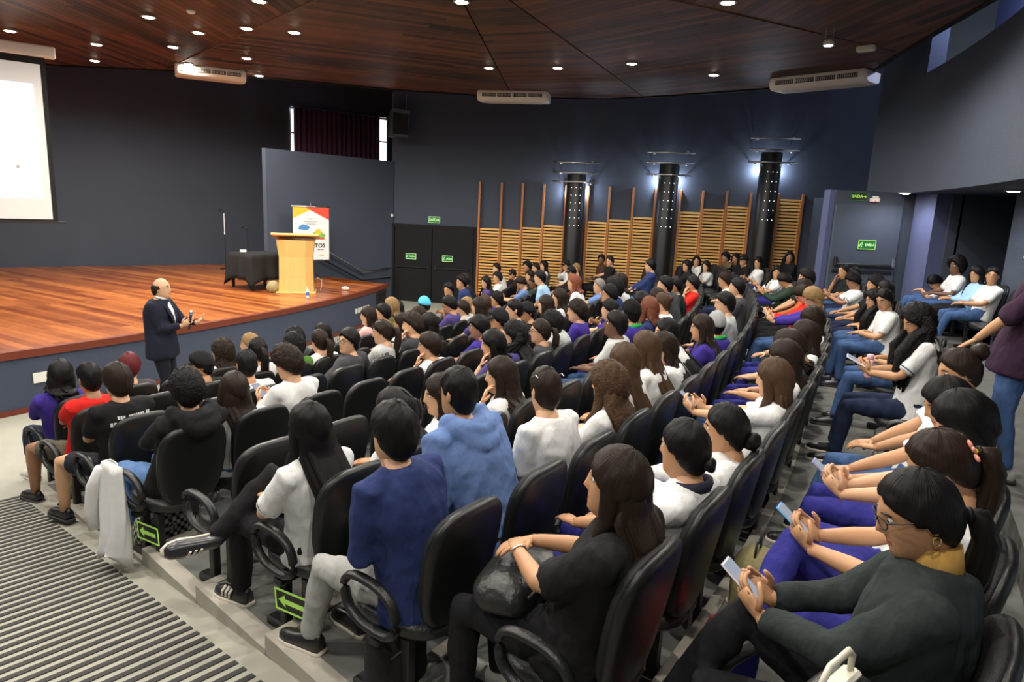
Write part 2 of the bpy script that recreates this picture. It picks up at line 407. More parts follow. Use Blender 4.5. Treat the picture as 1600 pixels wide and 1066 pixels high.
for a in (-24.0, -31.0): struct(arcslab(31.0, 32.2, a-.5, a+.5, 5.2, TOPZ, n=2).build('trim_6', 'wall_paint'), 'dark beam crossing the lit gap, %s one' % ('far' if a > -28 else 'near'))
struct(arcslab(30.75, 34.4, -36, -8.2, 3.30, 3.42, n=40).build('ceiling', 'wall_paint'), 'low soffit over the rear recess')
wallseg('wall_recess', (7.34, 2.5), (7.34, 10.35), .9, 3.3, 'panel_paint', 'slate wall at the back of the recess', side=-1)
wallseg('wall_recess', (7.34, 11.85), (7.34, 17.4), .9, 3.3, 'panel_paint', 'blue wall beside the dark opening', side=-1)
wallseg('wall_passage', (7.5, 10.35), (11.5, 10.35), .9, 3.3, 'panel_paint', 'side wall of the dark passage', side=-1)
wallseg('wall_passage', (7.5, 11.85), (11.5, 11.85), .9, 3.3, 'wall_paint', 'far wall of the dark passage')
wallseg('wall_passage', (11.5, 10.2), (11.5, 12), .9, 3.3, 'void', 'dark end of the passage', side=-1)
struct(MB().box((9.5, 11.1, 3.36), (4.2, 1.8, .1)).build('ceiling', 'wall_paint'), 'ceiling of the dark passage')
struct(MB().box((9.5, 11.1, .95), (4.2, 1.8, .1)).build('floor', 'carpet'), 'floor of the dark passage')
# column between the exit door and the passage
struct(MB().box((7.24, 12.2, 2.1), (.30, .62, 2.42)).build('wall_pier', 'blue_paint'), 'blue pier between the exit door and the passage')
wallseg('wall_left', (-19.2, 13.4), (-.9, -2.7), 0, TOPZ, 'wall_paint', 'dark wall along the striped aisle', side=-1)
wallseg('wall_entry', (-.9, -2.7), (6.5, -3.2), 0, TOPZ, 'wall_paint', 'dark wall behind the camera', side=-1)

# ================================================================ ceiling canopy of wooden boards
PC = (-.96, 7.43)
EDGE = [(-15.5, 12.6), (-12.5, 14.6), (-9.83, 15.4), (-7.9, 15.4), (-4.54, 16.05), (-2.93, 16.65), (-.26, 17.0), (1.96, 16.6), (3.45, 15.6), (5.19, 14.15), (6.0, 12.5), (5.72, 11.2), (5.25, 8.35),
        (4.6, 4.5), (4.0, 1.5), (3.2, -3), (-.5, -2.4), (-17.5, 11.5)]
ceil = struct(MB().prism(EDGE[::-1], ZC+.03, ZC+.30).build('ceiling', 'void'), 'wooden ceiling canopy of radiating board fields')
m = MB()
for i in range(len(EDGE)):
    p, q = V(EDGE[i]), V(EDGE[(i+1) % len(EDGE)]); d = (q-p).normalized(); n = V((d.y, -d.x))
    m.prism([tuple(p), tuple(q), tuple(q+n*.06), tuple(p+n*.06)], ZC-.03, ZC+.22)
m.build('canopy_edge', 'black_paint', ceil)
seam = {'A': (-6.92, 14.47), 'B': (-.32, 15.94), 'C': (2.33, 15.23), 'D': (4.16, 10.17)}
def ddir(p): v = V(p)-V(PC); return v.normalized()
ang_ = [math.degrees(atan2(ddir(seam[k]).y, ddir(seam[k]).x)) for k in 'ABCD']
sect = [(ang_[0], ang_[0]+92, 88), (ang_[1], ang_[0], 22), (ang_[2], ang_[1], -20), (ang_[3], ang_[2], -48), (ang_[3]-75, ang_[3], -84), (ang_[0]+92-360, ang_[3]-75, 30)]
allq = []
for lo, hi, pd in sect:
    P_ = EDGE; dlo = V((cos(rad(lo)), sin(rad(lo)))); dhi = V((cos(rad(hi)), sin(rad(hi))))
    # EDGE is not convex overall but close: clip with the two half planes through PC
    def half(P_, d, s): n = V((-d.y, d.x))*s; return clip(P_, n, n.x*PC[0]+n.y*PC[1]+.012)
    P_ = half(P_, dlo, 1)
    P_ = half(P_, dhi, -1)
    if len(P_) > 2: allq += boards(P_, pd, .135, 0, 0, None, '', '', 3.2, 0, gap=.004)
emit_boards(allq, ZC, ZC+.035, ceil, 'ceiling_board', 'ceiling_wood', 300, lambda q: seen(q, ZC), jit=.002)
for k in 'AD':
    d = ddir(seam[k]); q = V(PC)+d*9.4; n = V((-d.y, d.x))*.02
    L = 9.6 if k == 'A' else 5.6; q = V(PC)+d*L
    MB().prism([tuple(V(PC)-n), tuple(q-n), tuple(q+n), tuple(V(PC)+n)], ZC-.012, ZC+.01).build('seam_batten', 'ceiling_wood', ceil)
struct(MB().box((-3, 8.5, TOPZ+.05), (34, 34, .1)).build('ceiling', 'wall_paint'), 'dark structural ceiling above the canopy')

# ================================================================ ceiling downlights (lamp and its light)
ringm = MB().lathe([(.082, 0), (.105, -.004), (.108, -.018), (.086, -.022), (.078, -.012)], n=20).mesh('ring', 'lamp_ring', True)
lensm = MB().lathe([(.078, -.012), (.07, -.024), (.03, -.030)], n=16).mesh('lens', 'lamp_glow', True)
ld = bpy.data.lights.new('downlight_beam', 'SPOT'); ld.energy = LAMP_W; ld.color = LAMP_C; ld.spot_size = rad(172); ld.spot_blend = .45; ld.shadow_soft_size = .055
def downlight(x, y, z, label, data=ld):
    t = thing('downlight', label, 'light', (x, y, z), group='round downlights in the wooden ceiling')
    obj('ring', ringm, t); obj('lens', lensm, t)
    l = bpy.data.objects.new('downlight_beam', data); COL.objects.link(l); l.parent = t; l.location = (0, 0, -.05)
    return t
LL = ['beside the top end of the projection screen', 'second bright one from the screen, high over the stage', 'left of two close ones above the stage wall', 'lowest above the stage wall', 'dimmer one high over the stage',
      'below the dimmer one over the stage', 'just on the wooden ceiling seam', 'right of the ceiling seam', 'alone above the stage unit heater', 'right behind the stage air conditioner',
      'near the wall right of the stage air conditioner', 'brightest over the middle of the hall', 'small one over the middle of the hall', 'third in the row over the hall', 'fourth in the row over the hall']
for i, (x, y) in enumerate(LAMPS):
    lab = 'round ceiling downlight '+(LL[i] if i < len(LL) else '%s of those nearer the camera' % ORD[i-len(LL)+1])
    downlight(x, y, ZC, lab.replace('unit heater', 'air conditioner'))
# hanging spot by the rear corner
t = thing('hanging_spotlight', 'small spotlight hanging on two thin rods near the rear corner', 'light', (4.04, 9.74, ZC-.22))
MB().tube([(-.05, 0, .06), (-.05, 0, .26)], .004, 6).tube([(.05, 0, .06), (.05, 0, .26)], .004, 6).build('rod', 'steel', t)
MB().lathe([(.03, .06), (.06, .05), (.075, 0), (.07, -.02), (.05, -.01)], n=16).build('housing', 'lamp_ring', t, smooth=True)
MB().lathe([(.06, -.012), (.04, -.022), (.01, -.025)], n=14).build('lens', 'lamp_glow', t, smooth=True)
l = bpy.data.objects.new('downlight_beam', ld); COL.objects.link(l); l.parent = t; l.location = (0, 0, -.05)
# recess lamps: one in the soffit, one in the gap above the rear wall
l2 = bpy.data.lights.new('recess_beam', 'SPOT'); l2.energy = 32; l2.color = (.72, .79, 1.0); l2.spot_size = rad(160); l2.spot_blend = .7; l2.shadow_soft_size = .1
for (x, y, lab) in ((6.75, 9.6, 'cool white lamp under the recess soffit'), (6.6, 12.0, 'cool white lamp in the soffit before the exit door')):
    t = thing('soffit_lamp', lab, 'light', (x, y, 3.30))
    obj('ring', ringm, t); obj('lens', lensm, t); l = bpy.data.objects.new('recess_beam', l2); COL.objects.link(l); l.parent = t; l.location = (0, 0, -.04)
l3 = bpy.data.lights.new('cove_light', 'POINT'); l3.energy = 60; l3.color = (.55, .62, 1); l3.shadow_soft_size = .15
for (x, y, lab) in ((5.95, 7.2, 'bluish lamp in the gap between canopy and rear wall'), (7.3, 11.2, 'bluish lamp in the gap near the far rear corner')):
    t = thing('cove_lamp', lab, 'light', (x, y, 6.4))
    MB().lathe([(.05, .1), (.06, .02), (.05, -.02)], n=12).build('housing', 'lamp_ring', t, smooth=True); MB().ball((0, 0, -.04), .05).build('bulb', 'lamp_glow', t, smooth=True)
    l = bpy.data.objects.new('cove_light', l3); COL.objects.link(l); l.parent = t; l.location = (0, 0, -.14)
# ================================================================ slatted wall panelling
WD = (V((7.2, 17.5))-V((-.56, 18.8))).normalized(); WN = V((WD.y, -WD.x))           # along the wall, out into the room
def wp(s, d, z): p = V((-.56, 18.8))+WD*s+WN*d; return V((p.x, p.y, z))
wrz = atan2(WD.y, WD.x)
PS = [-.48, .12, .69, 1.26, 1.85, 2.43, 2.99, 3.60, 4.16, 4.79, 5.35, 5.94, 6.52, 7.18, 7.77]
TOPS = {0: 2.14, 1: 2.14, 2: 2.22, 3: 2.30, 5: 2.45, 6: 2.53, 7: 2.62, 9: 2.81, 10: 2.91, 11: 3.0, 13: 3.23}
pm = MB().rbox((0, 0, 1.7), (.055, .11, 3.4), .006).mesh('post', 'post_wood')
for i, s in enumerate(PS):
    o = obj('slat_post', pm, None, wp(s, .055, -.03), wrz)
    tag(o, 'tall brown wooden post, %s from the black doors along the slatted wall' % ORD[i+1], 'post', 'posts of the slatted wall')
slm = {}
for i, zt in TOPS.items():
    s0, s1 = PS[i]+.03, PS[i+1]-.03; W_ = round(s1-s0, 2)
    t = thing('wall_paneling', 'panel of horizontal wooden slats, %s bay from the black doors' % ORD[i+1], 'wall panel', wp((s0+s1)/2, 0, 0), wrz, 'slatted wall panels')
    if W_ not in slm: slm[W_] = MB().rbox((0, -.045, 0), (W_, .022, .050), .005).mesh('slat', 'slat_wood')
    n = int((zt-.25)/.080)
    for j in range(n): obj('slat', slm[W_], t, (0, random.uniform(-.002, .002), zt-.02-j*.080))
    MB().box((0, -.008, zt/2), (W_, .012, zt-.1)).build('backing', 'black_paint', t)
    for sx in (-1, 1): MB().box((sx*(W_/2-.02), -.028, zt/2), (.03, .03, zt-.06)).build('batten', 'post_wood', t)
# ================================================================ black perforated columns
holem = MB().lathe([(.0085, 0), (.008, .004)], n=8).mesh('light_hole', 'hole_glow')
cl = bpy.data.lights.new('column_light', 'POINT'); cl.energy = 18; cl.color = (.72, .82, 1); cl.shadow_soft_size = .03
for i, (s, zt, rods, hs) in enumerate(((2.12, 3.64, (3.92, 3.67, 3.44), (3.30, .19)), (4.44, 3.97, (4.23, 3.99, 3.70), (3.50, .215)), (6.86, 4.33, (4.64, 4.37, 4.08), (3.86, .23)))):
    t = thing('column', 'black perforated column with steel crossbars, %s from the black doors' % ORD[i+1], 'column', wp(s, .33, 0), wrz, 'black columns on the slatted wall')
    m = MB(); m.lathe([(.25, 0), (.25, zt-.03), (.235, zt)], n=32); m.build('shaft', 'chair_shell', t, auto=True)
    for r_, z in enumerate(rods):
        b = MB().tube([(-.58, 0, z), (0, -.012, z+.004), (.58, 0, z)], .022, 8, ref=(0, 0, 1)).build('crossbar', 'steel', t, smooth=True); b.location.y = -.27
        for sx in (-.40, .40): MB().ball((sx, .012, -.0), .034, m=0).build('clamp', 'steel', b, smooth=True).location.z = z+(.03 if r_ == 0 and sx > 0 else -.02)
    for z in rods:
        for sx in (-.40, .40): MB().tube([(sx, -.26, z), (sx, .30, z)], .008, 6, ref=(0, 0, 1)).build('bracket', 'steel', t)
    for r_ in range(6):
        for c_ in (-1, 0, 1):
            a = rad(-90+c_*27+6); o = obj('light_hole', holem, t, (.251*cos(a), .251*sin(a), hs[0]-r_*hs[1])); o.rotation_euler = (rad(90), 0, a+rad(90))
    for sx in (-1, 1):
        l = bpy.data.objects.new('column_light', cl); COL.objects.link(l); l.parent = t; l.location = (sx*.245, .165, zt-.42)
    MB().box((0, .28, zt-.52), (.42, .06, .05)).build('lamp_strip', 'lamp_ring', t)
# ================================================================ black double exit doors
def sign(name, label, w_, h_, M, lines, icon, face='sign_green', frame='sign_white', ink='sign_white', cat='sign'):
    """flat sign: plate, frame and lettering in its local x/z plane, facing -y"""
    t = thing(name, label, cat); t.matrix_world = M
    MB().rbox((0, .004, 0), (w_, .008, h_), .002).build('plate', face, t)
    f = MB(); b = min(w_, h_)*.07
    for cx, cz, sx, sz in ((0, h_/2-b/2, w_, b), (0, -h_/2+b/2, w_, b), (-w_/2+b/2, 0, b, h_), (w_/2-b/2, 0, b, h_)): f.box((cx, -.001, cz), (sx, .004, sz))
    f.build('frame', frame, t)
    for s_, sz, x, z in lines:
        o = obj('lettering', textmesh(s_, sz, ink, sz*.03), t, (x, -.003, z)); o.rotation_euler = (rad(90), 0, 0)
    if icon:
        g = MB(); ix = icon
        g.ball((ix+.012, -.003, .032), (.011, .002, .011), 8, 5)
        for a, b_, r in (((ix, 0, .02), (ix-.012, 0, -.012), .009), ((ix-.012, 0, -.012), (ix+.016, 0, -.028), .006), ((ix+.016, 0, -.028), (ix+.010, 0, -.05), .005), ((ix-.012, 0, -.012), (ix-.036, 0, -.040), .006),
                         ((ix, 0, .018), (ix+.03, 0, .002), .005), ((ix, 0, .018), (ix-.026, 0, -.002), .005)):
            g.tube([V(a)+V((0, -.003, 0)), V(b_)+V((0, -.003, 0))], (r, .0015) and r, 6)
        g.build('running_figure', ink, t)
    return t
def wallM(s, d, z): p = wp(s, d, z); return basis((WD.x, WD.y, 0), (-WN.x, -WN.y, 0), (0, 0, 1), p)
def door_leaf(s0, s1, lab, hand):
    t = thing('door', lab, 'door', wp((s0+s1)/2, .05, 0), wrz)
    W_ = s1-s0; MB().rbox((0, 0, 1.05), (W_, .05, 2.08), .004).build('leaf', 'black_paint', t)
    MB().rbox((0, -.05, .98), (W_*.86, .035, .045), .012).build('push_bar', 'chair_metal', t)
    MB().rbox((hand*W_*.42, -.03, .98), (.08, .05, .12), .01).build('latch', 'chair_metal', t); return t
for q in (door_leaf(-2.86, -1.79, 'left leaf of the black double exit doors', 1), door_leaf(-1.77, -.62, 'right leaf of the black double exit doors', -1)): q['kind'] = 'structure'; q.name = 'door_1'
m = MB()
for c, d in (((-1.74, .03, 2.12), (2.5, .10, .07)), ((-2.92, .03, 1.06), (.09, .10, 2.1)), ((-.55, .03, 1.06), (.09, .10, 2.1))):
    p = wp(c[0], c[1], c[2]); m.box(p, d, wrz)
struct(m.build('trim_4', 'black_paint'), 'black frame around the double doors')
sign('exit_sign', 'green SAÍDA sign above the black double doors', .33, .17, wallM(-1.75, .02, 2.30), [('SAÍDA', .105, 0, 0)], None)
sign('door_sign', 'green exit sign on left leaf of black doors', .30, .16, wallM(-2.38, .085, 1.27), [('SAÍDA', .058, .048, -.004)], -.1)
sign('door_sign', 'green exit sign on right leaf of black doors', .30, .16, wallM(-1.33, .085, 1.26), [('SAÍDA', .058, .048, -.004)], -.1)
# motion sensor by the partition
t = thing('wall_sensor', 'small white sensor on the wall above the black doors', 'sensor', wp(-2.98, .06, 2.28), wrz)
MB().rbox((0, 0, 0), (.07, .06, .22), .02).build('body', 'white_plastic', t); MB().ball((.03, -.02, .08), .05).build('dome', 'white_plastic', t, smooth=True)
# ================================================================ exit door in the rear recess
t = thing('door_2', 'dark grey exit door with a panic bar in the rear recess', 'door', (6.33, 12.6, 1.0)); t['kind'] = 'structure'
MB().rbox((0, 0, 1.04), (1.2, .06, 2.08), .004).build('leaf', 'panel_paint', t)
b = MB().rbox((0, -.075, 1.0), (1.05, .045, .06), .015).rbox((0, -.05, .88), (1.1, .02, .05), .006).build('push_bar', 'chair_metal', t)
for sx in (-.50, .54): MB().rbox((sx, -.06, 1.05), (.06, .07, .17), .012).build('bar_bracket', 'steel' if sx > 0 else 'chair_metal', b)
MB().rbox((-.46, -.075, 1.02), (.12, .02, .02), .006).build('handle', 'steel', b)
wallseg('wall_doorway', (5.62, 12.65), (5.72, 12.65), .95, 3.32, 'blue_paint', 'blue door jamb of the recess exit door', t=.25)
wallseg('wall_doorway', (6.94, 12.65), (7.34, 12.65), .95, 3.32, 'wall_paint', 'dark wall right of the recess exit door', t=.1)
struct(MB().box((6.33, 12.66, 3.20), (1.24, .1, .24)).build('trim_5', 'wall_paint'), 'dark lintel over the recess exit door')
sign('door_sign', 'green exit sign on the recess exit door', .32, .17, basis((1, 0, 0), (0, 1, 0), (0, 0, 1), (6.36, 12.555, 2.37)), [('SAÍDA', .062, .05, -.004)], -.105, frame='sign_glow')
sign('exit_sign', 'dark SAÍDA sign hanging under the soffit edge', .30, .15, basis((1, 0, 0), (0, 1, 0), (0, 0, 1), (6.12, 12.60, 3.22)), [('SAÍDA', .07, -.03, 0), ('→', .07, .10, 0)], None, face='sign_black', frame='sign_green', ink='sign_glow')
t = thing('alarm_box', 'white alarm box with red light over the exit door', 'alarm', (6.40, 12.585, 3.17))
MB().rbox((0, 0, 0), (.17, .05, .07), .01).rbox((.01, 0, .05), (.10, .04, .03), .006).build('body', 'white_plastic', t); MB().ball((0, -.03, -.02), .014).build('lamp', 'red_light', t, smooth=True)
# ================================================================ air conditioners
louv = MB().box((0, 0, 0), (.008, .012, .055)).mesh('louver', 'white_plastic')
def air_con(x, y, rz, L, label):
    t = thing('air_conditioner', label, 'air conditioner', (x, y, ZC+.02), rz, 'ceiling air conditioners')
    prof = [(-.30, -.02), (-.32, -.06), (-.31, -.14), (-.27, -.20), (-.20, -.235), (.22, -.225), (.30, -.19), (.32, -.12), (.32, -.02)]
    n = len(prof); vs = []; fs = []; st = [(-L/2, .86), (-L/2+.03, .96), (-L/2+.07, 1), (L/2-.07, 1), (L/2-.03, .96), (L/2, .86)]
    for sx, sc in st: vs += [(sx, y_*sc, (z_+.12)*sc-.12) for y_, z_ in prof]
    for i in range(len(st)-1):
        for j in range(n): q = (j+1) % n; fs.append((i*n+j, i*n+n+j, i*n+n+q, i*n+q))
    fs += [tuple(range(n)), tuple(range(len(st)*n-1, (len(st)-1)*n-1, -1))]
    MB().add(vs, fs).build('body', 'white_plastic', t, auto=True)
    for q in range(4):
        cx = (q-1.5)*L*.215
        g = MB().box((cx, -.305, -.115), (L*.195, .03, .075)).build('grille', 'vent_dark', t)
        for j in range(9): obj('louver', louv, g, (cx+(j-4)*L*.021, -.322, -.115))
    MB().rbox((0, 0, -.232), (L*.80, .34, .012), .004).build('intake', 'cream_plastic', t)
    return t
air_con(-.2, 16.35, rad(-9), 1.62, 'white ceiling air conditioner in the middle, above the slatted wall')
air_con(-6.55, 15.05, rad(26), 1.35, 'white ceiling air conditioner above the stage')
air_con(5.35, 12.95, rad(-48), 1.75, 'white ceiling air conditioner at the rear corner')
t = thing('ceiling_speaker', 'small white box on the ceiling near the rear corner', 'sensor', (4.95, 10.6, ZC-.05), rad(-40)); MB().rbox((0, 0, 0), (.26, .12, .09), .02).build('body', 'cream_plastic', t)
t = thing('smoke_detector', 'small white smoke detector on the ceiling', 'sensor', (-4.75, 10.35, ZC)); MB().lathe([(.06, 0), (.06, -.02), (.04, -.045), (.01, -.05)], n=16).build('body', 'white_plastic', t, smooth=True)
# ================================================================ projection screen
sd = V((.785, .62, 0)); sn = V((.62, -.785, 0)); SO = V((-7.88, 11.88, 0))
scr = thing('projection_screen', 'large white projection screen hanging over the stage', 'screen'); scr.matrix_world = basis(sd, -sn, (0, 0, 1), SO)
MB().rbox((-1.97, 0, 4.92), (4.2, .16, .19), .02).build('case', 'white_plastic', scr)
MB().box((-2.1, -.03, 3.50), (4.15, .012, 2.68)).build('cloth_border', 'black_cloth', scr)
MB().box((-2.1, -.04, 3.46), (4.0, .008, 2.50)).build('cloth', 'screen_dim', scr)
MB().box((-2.15, -.048, 3.47), (3.86, .006, 1.84)).build('projected_picture', 'screen_lit', scr)
MB().rbox((-2.05, -.03, 2.16), (4.25, .03, .035), .008).build('bottom_bar', 'chair_metal', scr)
for i, (x, z, s_) in enumerate(((-.50, 3.60, .02), (-.52, 3.06, .05))): MB().box((x, -.053, z), (s_, .004, s_*1.1)).build('projected_mark', 'ink_grey', scr)
# ================================================================ curtained window behind the partition
bd = (back_r-back_l).normalized(); bn = V((bd.y, -bd.x)); bz = atan2(bd.y, bd.x)
def bp_(x, d, z): y = lineY(back_l, back_r, x); return V((x+bn.x*d, y+bn.y*d, z))
wnd = thing('window_1', 'high window with light slivers beside its curtain', 'window', bp_(-5.52, .02, 0), bz); wnd['kind'] = 'structure'
Lw = 3.12
for sx, w_ in ((-Lw/2+.06, .10), (Lw/2-.13, .22)):
    for z0, z1 in ((3.2, 4.55), (4.6, 5.24)): MB().box((sx, -.01, (z0+z1)/2), (w_, .02, z1-z0)).build('pane', 'daylight_glass', wnd)
MB().box((0, -.02, 4.575), (Lw, .04, .05)).box((-Lw/2, -.02, 4.2), (.05, .05, 2.1)).box((Lw/2, -.02, 4.2), (.05, .05, 2.1)).box((0, -.02, 5.26), (Lw+.05, .05, .05)).build('frame', 'steel', wnd)
m = MB(); n = 120; vs = []; fs = []
for i in range(n+1):
    x = -Lw/2+.14+(Lw-.42)*i/n; y = -.10+.035*sin(i*.9)+.015*sin(i*2.3+1)
    vs += [(x, y, 3.1), (x+.01*sin(i), y*1.02, 5.30), (x, y+.01, 5.30), (x, y+.01, 3.1)]
for i in range(n):
    for j in range(4): q = (j+1) % 4; fs.append((i*4+j, i*4+4+j, i*4+4+q, i*4+q))
cu = thing('curtain', 'dark maroon curtain drawn across the high window', 'curtain', bp_(-5.52, .02, 0), bz)
m.add(vs, fs).build('drape', 'curtain', cu, smooth=True); MB().tube([(-Lw/2, -.1, 5.31), (Lw/2, -.1, 5.31)], .014, 8).build('rod', 'steel', cu)
# ================================================================ hanging loudspeaker
t = thing('loudspeaker', 'black loudspeaker hanging near the partition corner', 'loudspeaker', (-3.25, 18.75, 4.42), rad(20))
MB().add([(-.25, -.2, 0), (.22, -.2, .0), (.22, .2, .0), (-.25, .2, 0), (-.20, -.24, .70), (.26, -.24, .66), (.26, .2, .66), (-.2, .2, .7)],
         [(3, 2, 1, 0), (4, 5, 6, 7), (0, 1, 5, 4), (1, 2, 6, 5), (2, 3, 7, 6), (3, 0, 4, 7)]).build('cabinet', 'speaker_grey', t)
MB().box((.02, -.225, .35), (.40, .02, .58)).build('grille', 'black_cloth', t)
MB().tube([(-.15, 0, .68), (-.15, 0, 1.1)], .006, 6).tube([(.2, 0, .64), (.2, 0, 1.1)], .006, 6).build('hanger', 'steel', t)
# ================================================================ stair handrail on the partition, stage stairs
pd_ = V((2.37, 3.16)).normalized(); pn = V((pd_.y, -pd_.x))
hr = thing('handrail', 'dark tubular handrail descending along the partition', 'handrail')
def pp_(s, d, z): p = V((-5.82, 16.08))+pd_*s+pn*d; return V((p.x, p.y, z))
MB().tube([pp_(1.2, .14, 1.75), pp_(1.55, .14, 1.47), pp_(2.75, .14, .86), pp_(3.75, .14, .93)], .022, 8, ref=(0, 0, 1)).build('rail', 'steel', hr, smooth=True)
MB().tube([pp_(1.2, .14, 1.45), pp_(1.55, .14, 1.20), pp_(2.72, .14, .64), pp_(3.75, .14, .66)], .02, 8, ref=(0, 0, 1)).build('rail', 'chair_metal', hr, smooth=True)  # second, darker tube running parallel below the first
for s_, z in ((1.6, 1.45), (2.7, .88), (3.6, .92)): MB().tube([pp_(s_, .0, z), pp_(s_, .14, z)], .01, 6, ref=(0, 0, 1)).build('bracket', 'chair_metal', hr)
for i in range(4):
    c = pp_(1.75+.42*i, .62, 0); struct(MB().box((c.x, c.y, (.79-.16*(i+1))/2), (.42, 1.1, .79-.16*(i+1)), atan2(pd_.y, pd_.x)).build('floor', 'black_paint'), '%s black stair step from the stage' % ORD[i+1])
# ================================================================ stage furniture
def podium():
    t = thing('podium', 'tall light maple lectern on the stage', 'lectern', (-4.60, 14.35, ZS), rad(14))
    vs = []; prof = [(0, .36, .27), (.30, .34, .25), (.75, .335, .24), (1.10, .385, .27)]
    m = MB(); fs = []
    for z, wx, wy in prof: vs += [(-wx, -wy*.6, z), (-wx*.55, -wy, z), (wx*.55, -wy, z), (wx, -wy*.6, z), (wx, wy, z), (-wx, wy, z)]
    for i in range(3):
        for j in range(6): q = (j+1) % 6; fs.append((i*6+j, i*6+q, i*6+6+q, i*6+6+j))
    fs += [tuple(range(5, -1, -1)), tuple(range(18, 24))]
    m.add(vs, fs).build('body', 'podium_wood', t)
    MB().rbox((0, 0, .015), (.80, .62, .03), .006).build('plinth', 'podium_wood', t)
    top = MB(); top.rbox((0, 0, 0), (.94, .66, .045), .008, M=Matrix.Rotation(rad(-9), 3, 'X')); o = top.build('desk_top', 'podium_wood', t); o.location = (0, .02, 1.17)
    MB().tube([(.40, .25, .28), (.5, .28, .24), (.5, .3, .1), (.47, .3, .01)], .006, 6).build('cable', 'white_plastic', t)
podium()
def table():
    t = thing('table', 'small square table covered by a black cloth', 'table', (-5.55, 14.75, ZS), rad(-38)); s_ = .42
    for sx in (-1, 1):
        for sy in (-1, 1): MB().box((sx*s_*.9, sy*s_*.9, .36), (.05, .05, .72)).build('leg', 'chair_metal', t)
    MB().rbox((0, 0, .735), (s_*2, s_*2, .03), .006).build('table_top', 'chair_metal', t)
    n = 64; m = MB(); vs = []; fs = []; rows_ = 8
    c = thing('tablecloth', 'black cloth draped over the small stage table', 'tablecloth', (-5.55, 14.75, ZS), rad(-38))
    vs.append((0, 0, .757))
    for r in range(rows_+1):
        for i in range(n):
            a = 2*pi*i/n; ca, sa = cos(a), sin(a); k = 1/max(abs(ca), abs(sa)); corner = max(0, (k-1)/.414)
            if r <= 2: f = (r+1)/3*(s_+.012); vs.append((ca*k*f, sa*k*f, .757))
            else:
                q = (r-2)/(rows_-2); L = .54+.17*corner**2; fold = .035*q*sin(a*8)+.02*q*sin(a*13+1); f = s_+.015+.05*q+fold+.05*q*corner
                vs.append((ca*k*f*(1-.06*corner*q), sa*k*f*(1-.06*corner*q), .757-L*q))
    for i in range(n): fs.append((0, 1+i, 1+(i+1) % n))
    for r in range(rows_):
        for i in range(n): a = 1+r*n+i; b = 1+r*n+(i+1) % n; fs.append((a, a+n, b+n, b))
    o = m.add(vs, fs).build('drape', 'black_cloth', c, smooth=True); md = o.modifiers.new('thickness', 'SOLIDIFY'); md.thickness = .004
    MB().rbox((-5.85, 14.70, ZS+.785), (.13, .1, .05), .006, rad(20)).build('note_box', 'white_plastic')
    tag(bpy.data.objects['note_box'], 'small white box on the black table', 'box')
table()
def mic_stand(x, y, h, label, boom, col):
    t = thing('microphone_stand', label, 'microphone stand', (x, y, ZS))
    MB().lathe([(.15, 0), (.15, .012), (.03, .03), (.02, .05)], n=20).build('base', 'chair_metal', t, smooth=True)
    MB().tube([(0, 0, .03), (0, 0, h*.62)], .012, 8).build('pole', 'chair_metal', t)
    MB().tube([(0, 0, h*.6), (0, 0, h-.06)], .014 if col == 'white_paint' else .009, 8).build('upper_pole', col, t)
    MB().lathe([(.017, 0), (.019, .03), (.017, .06)], (0, 0, h*.6), 10).build('clutch', col, t)
    MB().tube([(0, 0, h-.06), (-.05, 0, h), (-.13, 0, h+.01)], [.012, .015, .02], 8, ref=(0, 0, 1)).build('microphone', 'chair_metal', t, smooth=True)
mic_stand(-7.7, 18.15, 1.52, 'tall microphone stand with pale upper pole at the stage wall', 0, 'white_paint')
mic_stand(-7.0, 17.9, 1.12, 'short black microphone stand behind the table', 0, 'chair_metal')
# banner on a stand
bn_ = thing('banner', 'white event banner with yellow and red corners', 'banner'); bx = V((.59, .807, 0)); bx = V((.86, .51, 0)); bx.normalize(); by = V((-bx.y, bx.x, 0))
bn_.matrix_world = basis(bx, by, (0, 0, 1), (-4.86, 16.30, 0))
WB, Z0, Z1 = .84, 1.30, 2.55
MB().box((0, 0, (Z0+Z1)/2), (WB, .006, Z1-Z0)).build('sheet', 'banner_white', bn_)
MB().add([(-WB/2, -.005, Z1), (-WB/2, -.005, Z1-.28), (-.02, -.005, Z1-.08), (-.16, -.005, Z1)], [(0, 1, 2, 3)]).build('yellow_corner', 'banner_yellow', bn_)
MB().add([(-.16, -.005, Z1), (-.02, -.005, Z1-.08), (WB/2, -.005, Z1-.30), (WB/2, -.005, Z1)], [(0, 1, 2, 3)]).build('red_corner', 'banner_red', bn_)
for z in (Z0, Z1): MB().tube([(-WB/2-.03, 0, z), (WB/2+.03, 0, z)], .018, 8, ref=(0, 0, 1)).build('batten', 'steel', bn_, smooth=True)
MB().tube([(-.3, .01, Z1), (0, .03, Z1+.09), (.3, .01, Z1)], .005, 6).build('cord', 'chair_metal', bn_)
MB().tube([(0, .04, ZS), (0, .04, Z1+.1)], .014, 8).build('pole', 'steel', bn_)
for a in (30, 150, 270): MB().tube([(0, .04, ZS+.25), (.35*cos(rad(a)), .04+.35*sin(rad(a)), ZS+.012)], .011, 6).build('leg', 'chair_metal', bn_)
o = obj('lettering', textmesh('TOS', .135, 'ink', .004), bn_, (.20, -.007, Z0+.34)); o.rotation_euler = (rad(90), 0, 0)
